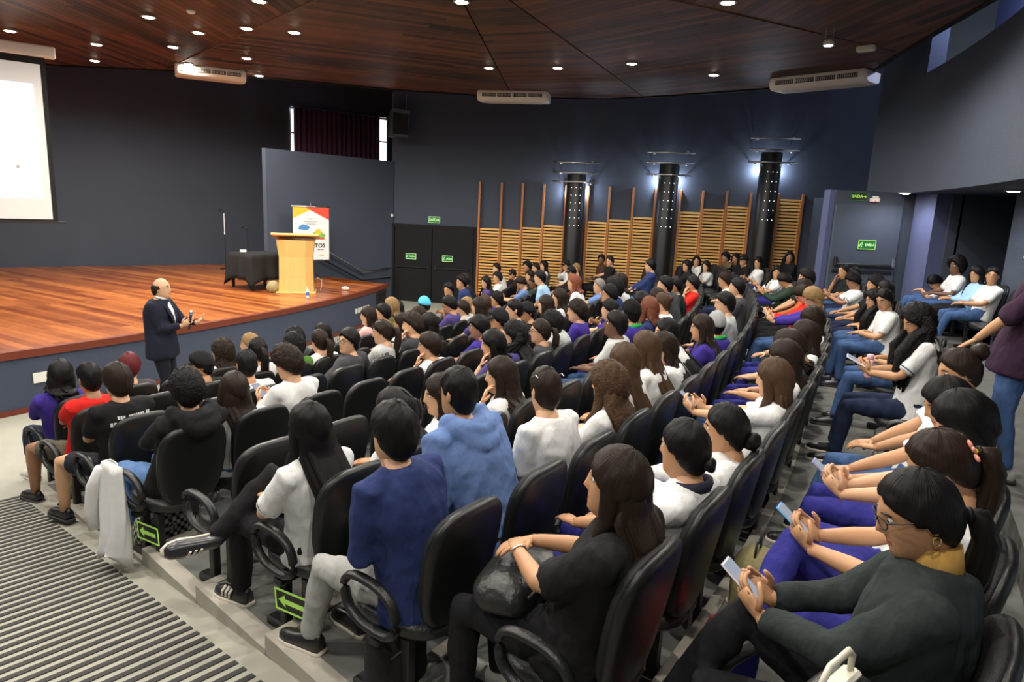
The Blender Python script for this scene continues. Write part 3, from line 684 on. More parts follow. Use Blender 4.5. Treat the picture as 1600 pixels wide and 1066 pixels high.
# print too small to read in the photograph stays rows of small marks
for n, sz, x, z, mt in ((7, .045, .22, Z0+.25, 'ink'), (5, .055, .24, Z0+.11, 'ink_gold'), (17, .038, 0, Z1-.35, 'ink_grey'), (12, .04, 0, Z1-.40, 'ink_grey'), (6, .05, 0, Z1-.28, 'ink_grey')):
    g = MB(); L = sz*n*.5
    for i in range(n): g.box((x-L/2+L*i/n, -.007, z), (L/n*.6, .003, sz*.55*(.7+.3*((i*7) % 3)/2)))
    g.build('small_print', mt, bn_)
def blob(name, mat, pts): MB().add([(x, -.006, z) for x, z in pts], [tuple(range(len(pts)))]).build(name, mat, bn_)
blob('blue_patch', 'banner_blue', [(-.30, Z0+.72), (-.10, Z0+.70), (-.02, Z0+.76), (-.10, Z0+.82), (-.2, Z0+.84), (-.28, Z0+.79)])
blob('green_patch', 'banner_green', [(.0, Z0+.52), (.30, Z0+.52), (.34, Z0+.60), (.24, Z0+.66), (.12, Z0+.70), (.02, Z0+.62)])
MB().lathe([(.075, 0), (.075, .003)], n=18, M=Matrix.Rotation(rad(90), 3, 'X')).build('yellow_disc', 'banner_yellow', bn_).location = (.17, -.006, Z0+.66)
blob('red_patch', 'banner_red', [(.04, Z0+.49), (.32, Z0+.49), (.30, Z0+.53), (.06, Z0+.53)])
# small things on the stage floor
t = thing('water_bottle', 'small plastic water bottle standing near the stage edge', 'bottle', (-4.1, 13.45, ZS))
MB().lathe([(.03, 0), (.034, .02), (.032, .09), (.034, .15), (.015, .19), (.013, .21)], n=14).build('body', 'bottle_plastic', t, smooth=True)
MB().lathe([(.0345, .07), (.0345, .13)], n=14).build('wrapper', 'bottle_blue', t); MB().lathe([(.015, .208), (.015, .228)], n=10).build('cap', 'white_plastic', t)
t = thing('stage_spotlight', 'pale yellow round object leaning on the stage floor', 'lamp', (-5.1, 14.1, ZS), rad(30))  # pale yellow rounded object of unknown use
MB().lathe([(.02, 0), (.10, .04), (.13, .12), (.12, .2), (.06, .26), (.02, .27)], n=18, M=Matrix.Rotation(rad(35), 3, 'Y')).build('shell', 'khaki_cloth', t, smooth=True)
t = thing('stage_microphone', 'tiny white object near the right stage edge', 'microphone', (-3.72, 14.95, ZS+.045)); MB().ball((0, 0, 0), (.09, .05, .045)).build('body', 'white_plastic', t, smooth=True)
# chair behind the partition edge is placed with the seats
# sockets, grille and cover plate on the stage front
for i in range(6):
    a = -12.05+i*.36; p = pol(RS+.012, a, .40)
    o = MB().rbox((0, 0, 0), (.07, .02, .11), .004).box((0, -.0, 0), (.03, .026, .05)).build('wall_socket', ['white_plastic']); o.location = p; o.rotation_euler = (0, 0, rad(a+90))
    tag(o, 'small white socket on the stage front, %s of six from the left' % ORD[i+1], 'socket', 'sockets on the stage front')
o = MB().rbox((0, 0, 0), (.24, .02, .13), .004).build('cover_plate', 'white_plastic'); o.location = pol(RS+.012, -31.1, .42); o.rotation_euler = (0, 0, rad(-31.1+90)); tag(o, 'white cover plate on the stage front beside purple sweater', 'cover plate')
t = thing('wall_grille', 'dark square grille on the stage front near the stairs', 'grille', pol(RS+.012, -7.9, .42), rad(-7.9+90))
MB().rbox((0, 0, 0), (.62, .02, .5), .004).build('frame', 'chair_metal', t)
for i in range(7): MB().box((0, -.016, -.18+i*.06), (.52, .015, .03)).build('slat', 'black_paint', t)
# ================================================================ auditorium chairs
def outline(n, w_, h, e=3.4):
    pts = []
    for i in range(n):
        a = 2*pi*i/n; c, s = cos(a), sin(a)
        x = abs(c)**(2/e)*math.copysign(1, c)*w_/2; z = abs(s)**(2/e)*math.copysign(1, s)*h/2
        tz = z/h+.5; x *= (.80+.36*tz-.22*tz*tz); pts.append((x, z))
    return pts
def pad(n, w_, h, rings, curve, M, m, mi=0, cap0=True):
    """rounded cushion: rings = (scale, depth); closed by inner rings at both ends"""
    o = outline(n, w_, h); vs = []; fs = []; full = [(.45, rings[0][1])]+rings+[(.45, rings[-1][1])]
    for sc, d in full:
        for x, z in o: X, Z = x*(1-(1-sc)*1), z*sc; X = x*sc; vs.append(M @ V((X, d+curve*X*X, Z)))
    for i in range(len(full)-1):
        for j in range(n): q = (j+1) % n; fs.append((i*n+j, i*n+q, i*n+n+q, i*n+n+j))
    fs += [tuple(range(n-1, -1, -1)), tuple(range((len(full)-1)*n, len(full)*n))]
    m.add(vs, fs, mi)
ML = Matrix.Translation((0, -.250, .70)) @ Matrix.Rotation(rad(10), 4, 'X')
b1 = MB(); pad(32, .50, .56, [(.90, -.032), (.97, -.026), (1, -.012), (1, .004)], .42, ML, b1)
shellm = b1.mesh('back_shell', 'chair_shell', True)
b2 = MB(); pad(32, .485, .545, [(1, .000), (1.0, .018), (.96, .034), (.86, .042)], .42, ML, b2)
cushm = b2.mesh('backrest', 'chair_fabric', True)
MS = Matrix.Translation((0, .0, .425)) @ Matrix.Rotation(rad(90-3), 4, 'X')
b3 = MB(); pad(28, .49, .47, [(.93, -.035), (1, -.02), (1, .012), (.95, .030), (.86, .036)], 0, Matrix.Translation((0, 0, .42)) @ Matrix.Rotation(rad(-88), 4, 'X'), b3)
seatm = b3.mesh('seat', 'chair_vinyl', True)
spm = MB().rbox((0, -.225, .47), (.07, .022, .26), .008).rbox((0, -.11, .365), (.07, .24, .022), .008).mesh('back_bracket', 'chair_metal')
stm = MB().rbox((0, .09, .19), (.05, .05, .36), .006).rbox((0, -.09, .19), (.05, .05, .36), .006).rbox((0, 0, .025), (.075, .44, .05), .010).mesh('stand', 'chair_metal')
bmm = MB().rbox((0, 0, .365), (.56, .06, .04), .006).mesh('beam', 'chair_metal')
def loop(x):
    pts = []
    for i in range(26):
        a = 2*pi*i/26; c, s = cos(a), sin(a); e = 2/2.6
        y = .150*abs(c)**e*math.copysign(1, c); z = .105*abs(s)**e*math.copysign(1, s); pts.append((x, y+.01+.10*z, .535+z+.02*c))
    return pts
armL = MB().tube(loop(-.285), [(.026, .017)]*26, 8, ref=(0, 0, 1), closed=True).tube([(-.20, .0, .38), (-.27, .0, .415), (-.285, .0, .44)], .018, 6, ref=(0, 1, 0)).mesh('armrest', 'arm_plastic', True)
armR = MB().tube(loop(.285), [(.026, .017)]*26, 8, ref=(0, 0, 1), closed=True).tube([(.20, .0, .38), (.27, .0, .415), (.285, .0, .44)], .018, 6, ref=(0, 1, 0)).mesh('armrest', 'arm_plastic', True)
for me_ in (armL, armR): pass
def chair(loc, rz, label, left=False, right=False, stand=True, group='black chairs in the seat rows'):
    t = thing('auditorium_chair', label, 'chair', loc, rz, group)
    obj('back_shell', shellm, t); obj('backrest', cushm, t); obj('seat', seatm, t); obj('back_bracket', spm, t); obj('beam', bmm, t)
    if stand: obj('stand', stm, t, (-.16 if left else 0, 0, 0))
    if left: obj('armrest', armL, t)
    if right: obj('armrest', armR, t)
    return t
for k in range(1, 10):
    for j in range(0, 28):
        a = seat_ang(k, j)
        if a > WA[k]-1.0: break
        if k == 9 and a > -13.2: break
        if k == 1 and a > -9 and a < -4: pass
        p = pol(rback(k)-.27, a, ROWZ[k])
        chair(p, rad(a+90), 'black padded auditorium chair, %s row from the stage, %s seat from striped aisle' % (ORD[k], ORD[j+1]), left=(j == 0 or (k == 9 and j in (5, 6))), right=(k == 9 and j == 5))
for i, a in enumerate((-17.45, -16.3, -14.25, -12.9)):
    chair(pol(rback(11)-.27, a, 1.0), rad(a+90), 'black padded chair under the rear soffit, %s from the right' % ORD[i+1], group='chairs under the rear soffit')
chair(V((-6.15, 17.2, ZS)), rad(150), 'black chair on the stage half hidden by the partition', stand=True, group='stage chair')
# green arrow signs on the stands along the aisle
for k, lab in ((3, 'green arrow sign low under the third row end chair'), (4, 'green arrow sign beside the hanging white jacket'), (6, 'green arrow sign below the sixth row end chair')):
    a = seat_ang(k, 0); p = pol(rback(k)-.27, a, ROWZ[k]+.20); e = V((cos(rad(a)), sin(rad(a)), .10)).normalized(); tg = V((sin(rad(a)), -cos(rad(a)), 0))
    t = thing('arrow_sign', lab, 'sign', group='arrow signs along the aisle'); t.matrix_world = basis(e, -tg, e.cross(-tg), p+tg*(.16+.032))
    MB().rbox((0, 0, 0), (.27, .006, .12), .002).build('plate', 'sign_black', t)
    f = MB()
    for cx, cz, sx, sz in ((0, .055, .27, .011), (0, -.055, .27, .011), (-.13, 0, .011, .12), (.13, 0, .011, .12)): f.box((cx, -.003, cz), (sx, .003, sz))
    f.build('border', 'sign_glow', t)
    MB().add([(-.105, -.005, 0), (-.05, -.005, -.035), (-.05, -.005, -.014), (.10, -.005, -.014), (.10, -.005, .014), (-.05, -.005, .014), (-.05, -.005, .035)], [tuple(range(7))]).build('arrow', 'sign_glow', t)
# ================================================================ people
SKIN = {'1': (.64, .365, .215), '2': (.52, .275, .145), '3': (.36, .18, .10), '4': (.16, .078, .045)}
HAIRC = {'k': (.007, .006, .006), 'd': (.020, .012, .008), 'n': (.062, .033, .017), 'y': (.26, .16, .07), 'r': (.10, .012, .014), 'A': (.13, .04, .02), 'R': (.20, .06, .035), 'g': (.22, .20, .18),
         'K': (.014, .014, .016), 'C': (.10, .50, .72), 'G': (.30, .31, .31)}
TOPC = {'W': (.74, .74, .73), 'LG': (.46, .47, .46), 'G': (.25, .25, .25), 'DG': (.055, .056, .062), 'K': (.012, .012, .013), 'DK': (.022, .030, .030), 'N': (.024, .038, .125), 'B': (.13, .21, .43), 'P': (.045, .026, .23), 'V': (.075, .055, .20),
        'R': (.62, .02, .015), 'PK': (.66, .40, .38), 'GR': (.075, .20, .025), 'OL': (.13, .12, .05), 'LB': (.36, .56, .80), 'BR': (.075, .035, .025), 'OR': (.42, .10, .03), 'DGN': (.025, .045, .03)}
BOTC = {'J': (.060, .115, .26), 'D': (.020, .029, .066), 'K': (.013, .013, .015), 'P': (.035, .035, .24), 'LG': (.42, .42, .40), 'O': (.11, .10, .07), 'Z': (.02, .022, .03), 'L': (.13, .24, .48)}
SHOE = [(.02, .02, .02), (.6, .58, .52), (.03, .03, .05), (.45, .44, .42)]
HP = [(-.175, .050, .036, .052), (-.150, .050, .040, .055), (-.130, .048, .060, .060), (-.118, .046, .084, .064), (-.106, .052, .0945, .068), (-.090, .058, .096, .076), (-.075, .063, .095, .082), (-.06, .066, .0945, .088), (-.045, .069, .094, .092),
      (-.03, .071, .094, .097), (-.015, .073, .094, .100), (0, .075, .094, .102), (.015, .0765, .0955, .103), (.03, .0750, .0950, .0995), (.045, .0712, .0905, .0952), (.06, .0663, .0836, .0888), (.075, .0595, .075, .0798), (.09, .0500, .0630, .067), (.102, .039, .0495, .0526), (.111, .027, .034, .0365), (.116, .014, .016, .019)]
def lerp(a, b, t): return a+(b-a)*t
def head(mb, M, near, skinless=False):
    seg = 30 if near else 18; hp = HP if near else HP[::2]+[HP[-1]]*(len(HP) % 2 == 0)
    vs = []; fs = []; mi = []
    for z, a, f, b in hp:
        for j in range(seg):
            t = -1+2*j/seg; th = pi*math.copysign(abs(t)**1.3, t); x = a*sin(th); c = cos(th); y = (f if c > 0 else b)*c
            if c > 0:
                nz = 0
                if -.048 < z < .03: nz = .003+.022*(.03-z)/.062 if z > -.032 else .025*(z+.048)/.016
                y += nz*exp(-(x/.0115)**2)
                y -= .008*exp(-((abs(x)-.031)/.016)**2-((z-.006)/.014)**2)
                y += .004*exp(-(x/.022)**2-((z+.068)/.008)**2)-.003*exp(-(x/.02)**2-((z+.086)/.007)**2)
                y += .003*exp(-((z-.03)/.010)**2)
                x += 0
            vs.append(M @ V((x, y, z)))
    n = len(hp)
    for i in range(n-1):
        for j in range(seg):
            q = (j+1) % seg; fs.append((i*seg+j, i*seg+q, i*seg+seg+q, i*seg+seg+j))
            zc = (hp[i][0]+hp[i+1][0])/2; t = -1+2*(j+.5)/seg; xx = .066*sin(pi*math.copysign(abs(t)**1.3, t))
            mi.append(1 if near and -.078 < zc < -.060 and abs(t) < .5 and abs(xx) < .022 else 0)
    o = len(mb.v); mb.v += [tuple(v) for v in vs]; mb.f += [tuple(k+o for k in f_) for f_ in fs]; mb.m += mi
    mb.add([], [])
    mb.f += [tuple(o+n*seg-seg+k for k in range(seg))]; mb.m += [0]
    R3 = M.to_3x3()
    for s in (-1, 1):
        mb.ball(M @ V((s*.076, -.012, -.008)), (.010, .020, .031), 8, 6, 0, R3 @ Matrix.Rotation(s*.35, 3, 'Z'))
        mb.ball(M @ V((s*.031, .0755, .006)), (.0125, .0115, .0105), 8, 6, 2, R3)
        mb.ball(M @ V((s*.0315, .0845, .006)), (.0055, .0035, .0060), 6, 5, 3, R3)
        mb.tube([M @ V((s*.016, .0925, .026)), M @ V((s*.033, .090, .030)), M @ V((s*.050, .0775, .024))], [(.0025, .004), (.0028, .0045), (.002, .003)], 5, R3 @ V((0, 1, 0)), 3)
def hrad(d):
    a = .078; b = .098 if d.y > 0 else .104; c = .119 if d.z > 0 else .135
    return 1/sqrt((d.x/a)**2+(d.y/b)**2+(d.z/c)**2)
def haircap(mb, M, thick, front=60, side=100, back=134, rough=0, near=True, seed=0, fade=False, soft=.85):
    ax = V((0, -.26, .965)); ex = V((1, 0, 0)); ey = V((0, .965, .26)); nf = 40 if near else 22; na = 14 if near else 9; vs = []; fs = []; o0 = len(mb.v)
    for i in range(na+1):
        for j in range(nf+1):
            ph = pi+2*pi*j/nf; w_ = (1-cos(ph))/2            # 0 front, 1 back
            am = lerp(front, side, min(1, w_*2)**.5) if w_ < .5 else lerp(side, back, ((w_-.5)*2)**.55)
            if side < 106: pd = abs(math.degrees(ph) % 360-180); am += 9*exp(-((180-pd-76)/9)**2)
            if near: am += 2.5*noise.noise(V((cos(ph)*4, sin(ph)*4, seed)))
            q = i/na; al = rad(am)*q
            d = ax*cos(al)+(ey*cos(ph)+ex*sin(ph))*sin(al)
            th = thick*(1.12-.2*q)
            if fade: th = thick*max(.18, 1.25-1.3*q) if w_ > .18 else thick
            if rough: th += rough*(noise.noise(d*7+V((seed, 0, 0)))+.5*noise.noise(d*16+V((0, seed, 0))))
            elif near: th += .006*noise.noise(V((ph*7, al*2.2, seed)))+.005*noise.noise(d*4+V((seed, 1, 0)))+(.004*noise.noise(d*26+V((seed, 2, 0))) if soft > .6 else 0)
            if q > .72: th *= 1-soft*((q-.72)/.28)**2
            r = hrad(d)+max(.0012, th)
            if i == na: r = hrad(d)-.010
            mb.uv[o0+len(vs)] = (j/nf*1.0+seed, q*.8); vs.append(M @ (d*r))
    n1 = nf+1
    for i in range(na):
        for j in range(nf): fs.append((i*n1+j, i*n1+n1+j, i*n1+n1+j+1, i*n1+j+1))
    mb.add(vs, fs)
def drape(mb, path, widths, n=26, amp=.004, seed=0, rough=0, fq=11):
    """hair falling in a flattened lock; strand relief round its section"""
    vs = []; fs = []; k = len(path); o0 = len(mb.v)
    # resample for smooth fall
    P2 = []; W2 = []
    for i in range(k-1):
        for s in range(3):
            t = s/3; P2.append(path[i].lerp(path[i+1], t)); W2.append((lerp(widths[i][0], widths[i+1][0], t), lerp(widths[i][1], widths[i+1][1], t)))
    P2.append(path[-1]); W2.append(widths[-1]); k = len(P2)
    for i, p in enumerate(P2):
        for j in range(n):
            a = 2*pi*j/n; e = 1+amp*30*(.12*sin(a*fq+seed)+.08*sin(a*5+seed*2+i*.25))
            if rough: e += rough*8*noise.noise(V((cos(a)*3, sin(a)*3, p.z*14))+V((seed, 0, 0)))
            zz = p.z
            if i == k-1: zz += .03*noise.noise(V((cos(a)*4, sin(a)*4, seed)))
            mb.uv[o0+len(vs)] = (abs(2*j/n-1)*.8+seed, i*.09); vs.append((p.x+W2[i][0]*cos(a)*e, p.y+W2[i][1]*sin(a)*e, zz))
    for i in range(k-1):
        for j in range(n): q = (j+1) % n; fs.append((i*n+j, i*n+n+j, i*n+n+q, i*n+q))
    fs += [tuple(range(n)), tuple(range(k*n-1, (k-1)*n-1, -1))]
    mb.add(vs, fs)
def ik(S, W, l1, l2, hint):
    d = W-S; L = min(d.length, (l1+l2)*.995); u = d.normalized(); a = (l1*l1-l2*l2+L*L)/(2*L); h = sqrt(max(0, l1*l1-a*a))
    p = hint-u*hint.dot(u); p.normalize(); return S+u*a+p*h, S+u*L
def hand(mb, W, f, n, sg, curl=.5):
    f = f.normalized(); n = (n-f*n.dot(f)).normalized(); s = f.cross(n)*sg
    mb.tube([W-f*.02, W+f*.01, W+f*.05, W+f*.09], [(.025, .019), (.027, .017), (.040, .015), (.038, .013)], 8, n)
    for i, L in enumerate((.070, .080, .074, .057)):
        p = W+f*(.084-.004*abs(i-1.2))+s*(.0285-.019*i); ps = [p-f*.012]; d = f.copy(); th = 0
        for k_, fr in enumerate((.45, .32, .23)):
            th += curl*(.35, .75, .5)[k_]; d = f*cos(th)+n*sin(th); p = p+d*L*fr; ps.append(p)
        mb.tube(ps, [.0092, .0088, .0078, .0058], 6, n)
    b = W+f*.022+s*.026; d = (f*.62+s*.70+n*(.15+.35*curl)).normalized(); d2 = (f*.95+s*.15+n*(.1+.45*curl)).normalized()
    mb.tube([b-d*.01, b+d*.032, b+d*.032+d2*.026, b+d*.032+d2*.046], [.012, .0105, .009, .0062], 6, n)
REM = []
def limbs_union(name, mb, mat, parent, color, voxel, iters=4, wr=.006):
    o = mb.build(name, mat, parent, smooth=True, color=color)
    md = o.modifiers.new('union', 'REMESH'); md.mode = 'VOXEL'; md.voxel_size = voxel; md.use_smooth_shade = True
    ms = o.modifiers.new('smooth', 'SMOOTH'); ms.factor = .5; ms.iterations = iters
    REM.append((o, wr)); return o
def shoe_mesh(sole, color=None):
    m = MB(); sec = [(-.085, .030, .085), (-.06, .036, .09), (0, .038, .075), (.06, .042, .055), (.12, .046, .048), (.165, .036, .035), (.185, .018, .022)]; n = 10; vs = []; fs = []
    for y, w_, h in sec:
        for j in range(n): a = 2*pi*j/n; vs.append((w_*cos(a), y, .022+max(0, sin(a))*h+min(0, sin(a))*.012))
    for i in range(len(sec)-1):
        for j in range(n): q = (j+1) % n; fs.append((i*n+j, i*n+q, i*n+n+q, i*n+n+j))
    fs += [tuple(range(n-1, -1, -1)), tuple(range((len(sec)-1)*n, len(sec)*n))]
    m.add(vs, fs, 0)
    out = [(-.095, .030), (-.07, .042), (.02, .043), (.10, .052), (.16, .043), (.195, .018)]
    poly = [(w_, y) for y, w_ in out]+[(-w_, y) for y, w_ in out[::-1]]; m.prism(poly, -.004, .022, 1)
    return m.mesh('shoe', ['gloss', 'sole_white' if sole else 'strip_black'], True)
SHM = [shoe_mesh(0), shoe_mesh(1)]
SPK = V((-4.3, 8.2))
PHONES = []
def person(rec, label, world=None):
    pid, loc, rz, hx, hy, hz, hair, hc, sk, top, sl, bot, arms, legs, opt = rec
    D = (V(loc)-V((0, 0, CAMZ))).dot(fw); near = D < 9; rnd = random.Random(pid)
    T = thing('person', label, 'person', loc, rz, opt.get('group', 'audience members'))
    stand = opt.get('stand')
    seat = opt.get('seat', .475)
    H0 = V((hx*.15, -.015, seat+.055)) if not stand else V((0, 0, stand))
    Hc = V((hx, hy, hz-.135)); yaw = opt.get('yaw', 0); pit = opt.get('pitch', 0)
    Mh = Matrix.Translation(Hc) @ Matrix.Rotation(rad(yaw), 4, 'Z') @ Matrix.Rotation(rad(pit), 4, 'X') @ Matrix.Rotation(rad(opt.get('roll', 0)), 4, 'Y')
    fwd = (Mh.to_3x3() @ V((0, 1, 0))); 
    Nb = Hc+V((0, -.024, -.156))-V((fwd.x, fwd.y, 0))*(.02+.05*max(0, -pit/40)); 
    if opt.get('nb'): Nb = V(opt['nb'])
    sp = Nb-H0; tw = rad(yaw*.2+opt.get('twist', 0)); bx = V((cos(tw), sin(tw), 0)); big = opt.get('big', 1.0)
    bulge = V((0, -.012, 0))
    def spine(t): return H0+sp*t+bulge*(4*t*(1-t) if 0 < t < 1 else 0)
    ST = [(-.14, .165, .12), (0, .172, .128), (.25, .158, .118), (.5, .162, .120), (.72, .178, .115), (.86, .180, .098), (.94, .130, .082), (1.0, .070, .064)]
    fy = V((-bx.y, bx.x, 0))
    # --- body: torso, neck, head, arms, hands and bare legs in one mesh
    B = MB()
    B.tube([spine(t) for t, _, _ in ST]+[Hc+Mh.to_3x3() @ V((0, -.012, -.10))], [(a*.80*big, b*.80*big) for _, a, b in ST[:-1]]+[(.056, .056)]+[(.052, .056)], 14, fy)
    head(B, Mh, near)
    SH = {}; EL = {}; WR = {}
    tgt = {}
    zl = H0.z+.125
    def lap(s): return V((s*.075, H0.y+.27, zl+.035)), V((-s*.5, .85, -.12)), V((0, 0, -1))
    for s in (-1, 1):
        SH[s] = Nb+bx*(s*.172*big)+V((0, 0, -.050))
        a_ = arms
        if a_ == 'face': a_ = 'lap' if s == opt.get('freehand', -1) else 'face'
        if a_ == 'lap': tg, fd, pn_ = lap(s); tg = tg+V((rnd.uniform(-.03, .03), rnd.uniform(-.05, .08), 0))
        elif a_ in ('phone', 'tablet'): tg = V((s*.065, H0.y+.30+.06*rnd.random(), zl+.14)); fd = V((-s*.25, .72, .55)); pn_ = V((-s*.75, 0, .5))
        elif a_ == 'face': tg = Hc+Mh.to_3x3() @ V((s*.055, .135, -.175)); fd = V((-s*.15, -.25, 1)); pn_ = V((-s*.5, -.8, 0))
        elif a_ == 'cross': tg = V((-s*.10, H0.y+.24, lerp(H0.z, Nb.z, .52)+s*.02)); fd = V((-s*1, .15, .1)); pn_ = V((0, -1, -.2))
        elif a_ == 'rest': tg = V((s*.30, H0.y+.12, zl+.02)); fd = V((0, .9, -.4)); pn_ = V((0, -.2, -1))
        elif a_ == 'bag': tg = V((s*.05, H0.y+.28, zl+.14)); fd = V((-s*.8, .55, -.1)); pn_ = V((0, -.2, -1))
        elif a_ == 'knee': tg = V((s*.14, H0.y+.34, zl+.05)); fd = V((0, .9, -.3)); pn_ = V((0, 0, -1))
        elif a_ == 'custom': tg, fd, pn_, hn = opt['arm'][s]; tg, fd, pn_ = V(tg), V(fd), V(pn_)
        hint = V((s*.75, -.55, -.5)) if a_ not in ('face',) else V((s*.35, .35, -1))
        if a_ == 'custom' and hn: hint = V(hn)
        E_, W_ = ik(SH[s], tg, .285, .245, hint); EL[s], WR[s] = E_, W_
        nn = 10 if near else 7
        B.tube([Nb+bx*(s*.08)+V((0, 0, -.07)), SH[s]+V((0, 0, -.008)), SH[s].lerp(E_, .5), SH[s].lerp(E_, .92), E_.lerp(W_, .12), E_.lerp(W_, .4), W_.lerp(E_, .15), W_], [.03, .036, .040, .036, .037, .037, .027, (.024, .020)], nn, V((.3, .2, .9)), pt=True)
        hand(B, W_, fd, pn_, s, opt.get('curl', {'phone': .9, 'tablet': .7, 'face': .7}.get(a_, .45)))
    # --- legs
    HIP = {}; KN = {}; AN = {}; zf = .085
    for s in (-1, 1):
        HIP[s] = H0+V((s*.085, .02, -.01))
        an = {'n': V((s*.12, H0.y+.50+rnd.uniform(-.06, .08), zf)), 'o': V((s*.12-.12 if s < 0 else .1, H0.y+.50, zf)), 'f': V((s*.13, H0.y+.66, zf))}.get(legs)
        hint = V((s*.12, .75, 1))
        if legs == 'x': an = V((-.30, H0.y+.46, .47)) if s > 0 else V((-.13, H0.y+.50, zf)); hint = V((.5, .5, 1)) if s > 0 else hint
        if legs == 'c': an = V((-.05, H0.y+.60, .35)) if s > 0 else V((-.10, H0.y+.46, zf)); hint = V((.0, .5, 1)) if s > 0 else hint
        if legs == 's': an = V((s*.10, .03*s, zf)); hint = V((0, 1, 0))
        if legs == 'o' and s < 0: hint = V((-.35, .6, 1))
        if stand: KN[s], AN[s] = ik(HIP[s], an, .42, .42, hint)
        else: KN[s], AN[s] = ik(HIP[s], an, .44, .43, hint)
    shorts = bot in ('O', 'Z'); nn = 12 if near else 8
    if shorts:
        for s in (-1, 1): B.tube([HIP[s], HIP[s].lerp(KN[s], .9), KN[s], KN[s].lerp(AN[s], .3), KN[s].lerp(AN[s], .75), AN[s]], [.075, .060, .055, .056, .040, .034], nn, V((1, 0, .2)), pt=True)
    body = B.build('body', ['skin', 'lips', 'eye_white', 'eye_dark'], T, smooth=True, color=SKIN[sk])
    # --- top
    vox = min(.034, max(.0115, .0032*D)); lo = .012+.006*rnd.random()
    S = MB(); loose = opt.get('loose', .010 if sl == 's' else .018)
    base = -.20 if not stand else -.30
    sec = [(base, .180, .140)]+ST[1:6]+[(.935, .136, .090), (.985, .088, .080), (1.03, .074, .070)]
    S.tube([spine(t) for t, _, _ in sec], [((a+loose)*big, (b+loose)*big) for _, a, b in sec], 18, fy)
    for s in (-1, 1):
        E_, W_ = EL[s], WR[s]
        if sl == 's': S.tube([Nb+bx*(s*.09)+V((0, 0, -.04)), SH[s]+V((0, 0, .006)), SH[s].lerp(E_, .35), SH[s].lerp(E_, .80)], [.064, .062*big, .057*big, .060*big], 12, V((.3, .2, .9)), pt=True)
        elif sl == 'r': S.tube([Nb+bx*(s*.09)+V((0, 0, -.04)), SH[s]+V((0, 0, .006)), SH[s].lerp(E_, .5), E_, E_.lerp(W_, .14)], [.064, .066*big, .062*big, .060*big, .056], 12, V((.3, .2, .9)), pt=True)
        else: S.tube([Nb+bx*(s*.09)+V((0, 0, -.04)), SH[s]+V((0, 0, .006)), SH[s].lerp(E_, .5), E_, E_.lerp(W_, .4), E_.lerp(W_, .78), E_.lerp(W_, .93)], [.064, .064*big, .058*big, .053*big, .050, .043, .037], 12, V((.3, .2, .9)), pt=True)
    if opt.get('hood'):
        for q in range(2):
            pts = [Nb+bx*(.125*sin(a))-fy*(.110*cos(a)-.01+.03*q)+V((0, 0, .035-.045*cos(a)*(1+q*1.3))) for a in [rad(-105+30*i) for i in range(8)]]
            S.tube(pts, [.032, .046, .056, .064, .064, .056, .046, .032], 9, V((0, 0, 1)))
    shirt = limbs_union(opt.get('topname', 'shirt' if sl == 's' else 'sweater'), S, 'cloth', T, TOPC[top], vox, 3, .012 if near else .007)
    # --- trousers
    Tm = MB()
    Tm.tube([H0+V((0, -.02, .10)), H0+V((0, -.01, 0)), H0+V((0, .03, -.07))], [(.165*big, .125*big), (.178*big, .135*big), (.15*big, .10*big)], 16, V((0, 1, 0)))
    for s in (-1, 1):
        if shorts: Tm.tube([HIP[s]-V((0, .06, 0)), HIP[s].lerp(KN[s], .4), HIP[s].lerp(KN[s], .82)], [.088, .085, .080], 12, V((1, 0, .2)), pt=True)
        else: Tm.tube([HIP[s]-V((0, .06, 0)), HIP[s].lerp(KN[s], .3), HIP[s].lerp(KN[s], .75), KN[s], KN[s].lerp(AN[s], .25), KN[s].lerp(AN[s], .6), KN[s].lerp(AN[s], .96)], [.088*big, .088*big, .072, .064, .062, .056, .052], 12, V((1, 0, .2)), pt=True)
    limbs_union('shorts' if shorts else 'trousers', Tm, 'cloth', T, BOTC[bot], vox, 3, .010 if near else .006)
    # --- shoes
    sc = opt.get('shoe', rnd.choice(SHOE)); so = opt.get('sole', rnd.random() < .4)
    for s in (-1, 1):
        f = (AN[s]-KN[s]); f.z = 0
        fd = V((s*.12, 1, 0)).normalized()
        o = obj('shoe', SHM[1 if so else 0], T, AN[s]+V((0, .02, -.085))); o.color = sc+(1,)
        if legs == 'x' and s > 0: o.rotation_euler = (rad(10), rad(-70), rad(70)); o.location = AN[s]+V((-.06, .03, -.01))
        elif legs == 'c' and s > 0: o.rotation_euler = (rad(-28), 0, rad(6)); o.location = AN[s]+V((0, .02, -.07))
        else: o.rotation_euler = (0, 0, atan2(-fd.x, fd.y))
        if opt.get('stripes'):
            for q in range(3): MB().tube([V((sx*(.046-.004*abs(sx)), .035+.028*q, .03)) for sx in (-1,)]+[V((-.044, .03+.028*q, .06)), V((-.02, .025+.028*q, .088))], [(.008, .004)]*3, 6, V((1, 0, 0))).build('stripe', 'sole_white', o)
    # --- hair
    Hm = MB(); mat = 'hair'; sd = (pid*1.37) % 11; hcol = HAIRC[hc] if hair not in 'ch' else HAIRC['k']; kw = dict(near=near, seed=sd)
    back = Hc+V((0, 0, 0))-V((fwd.x, fwd.y, 0)).normalized()*.055
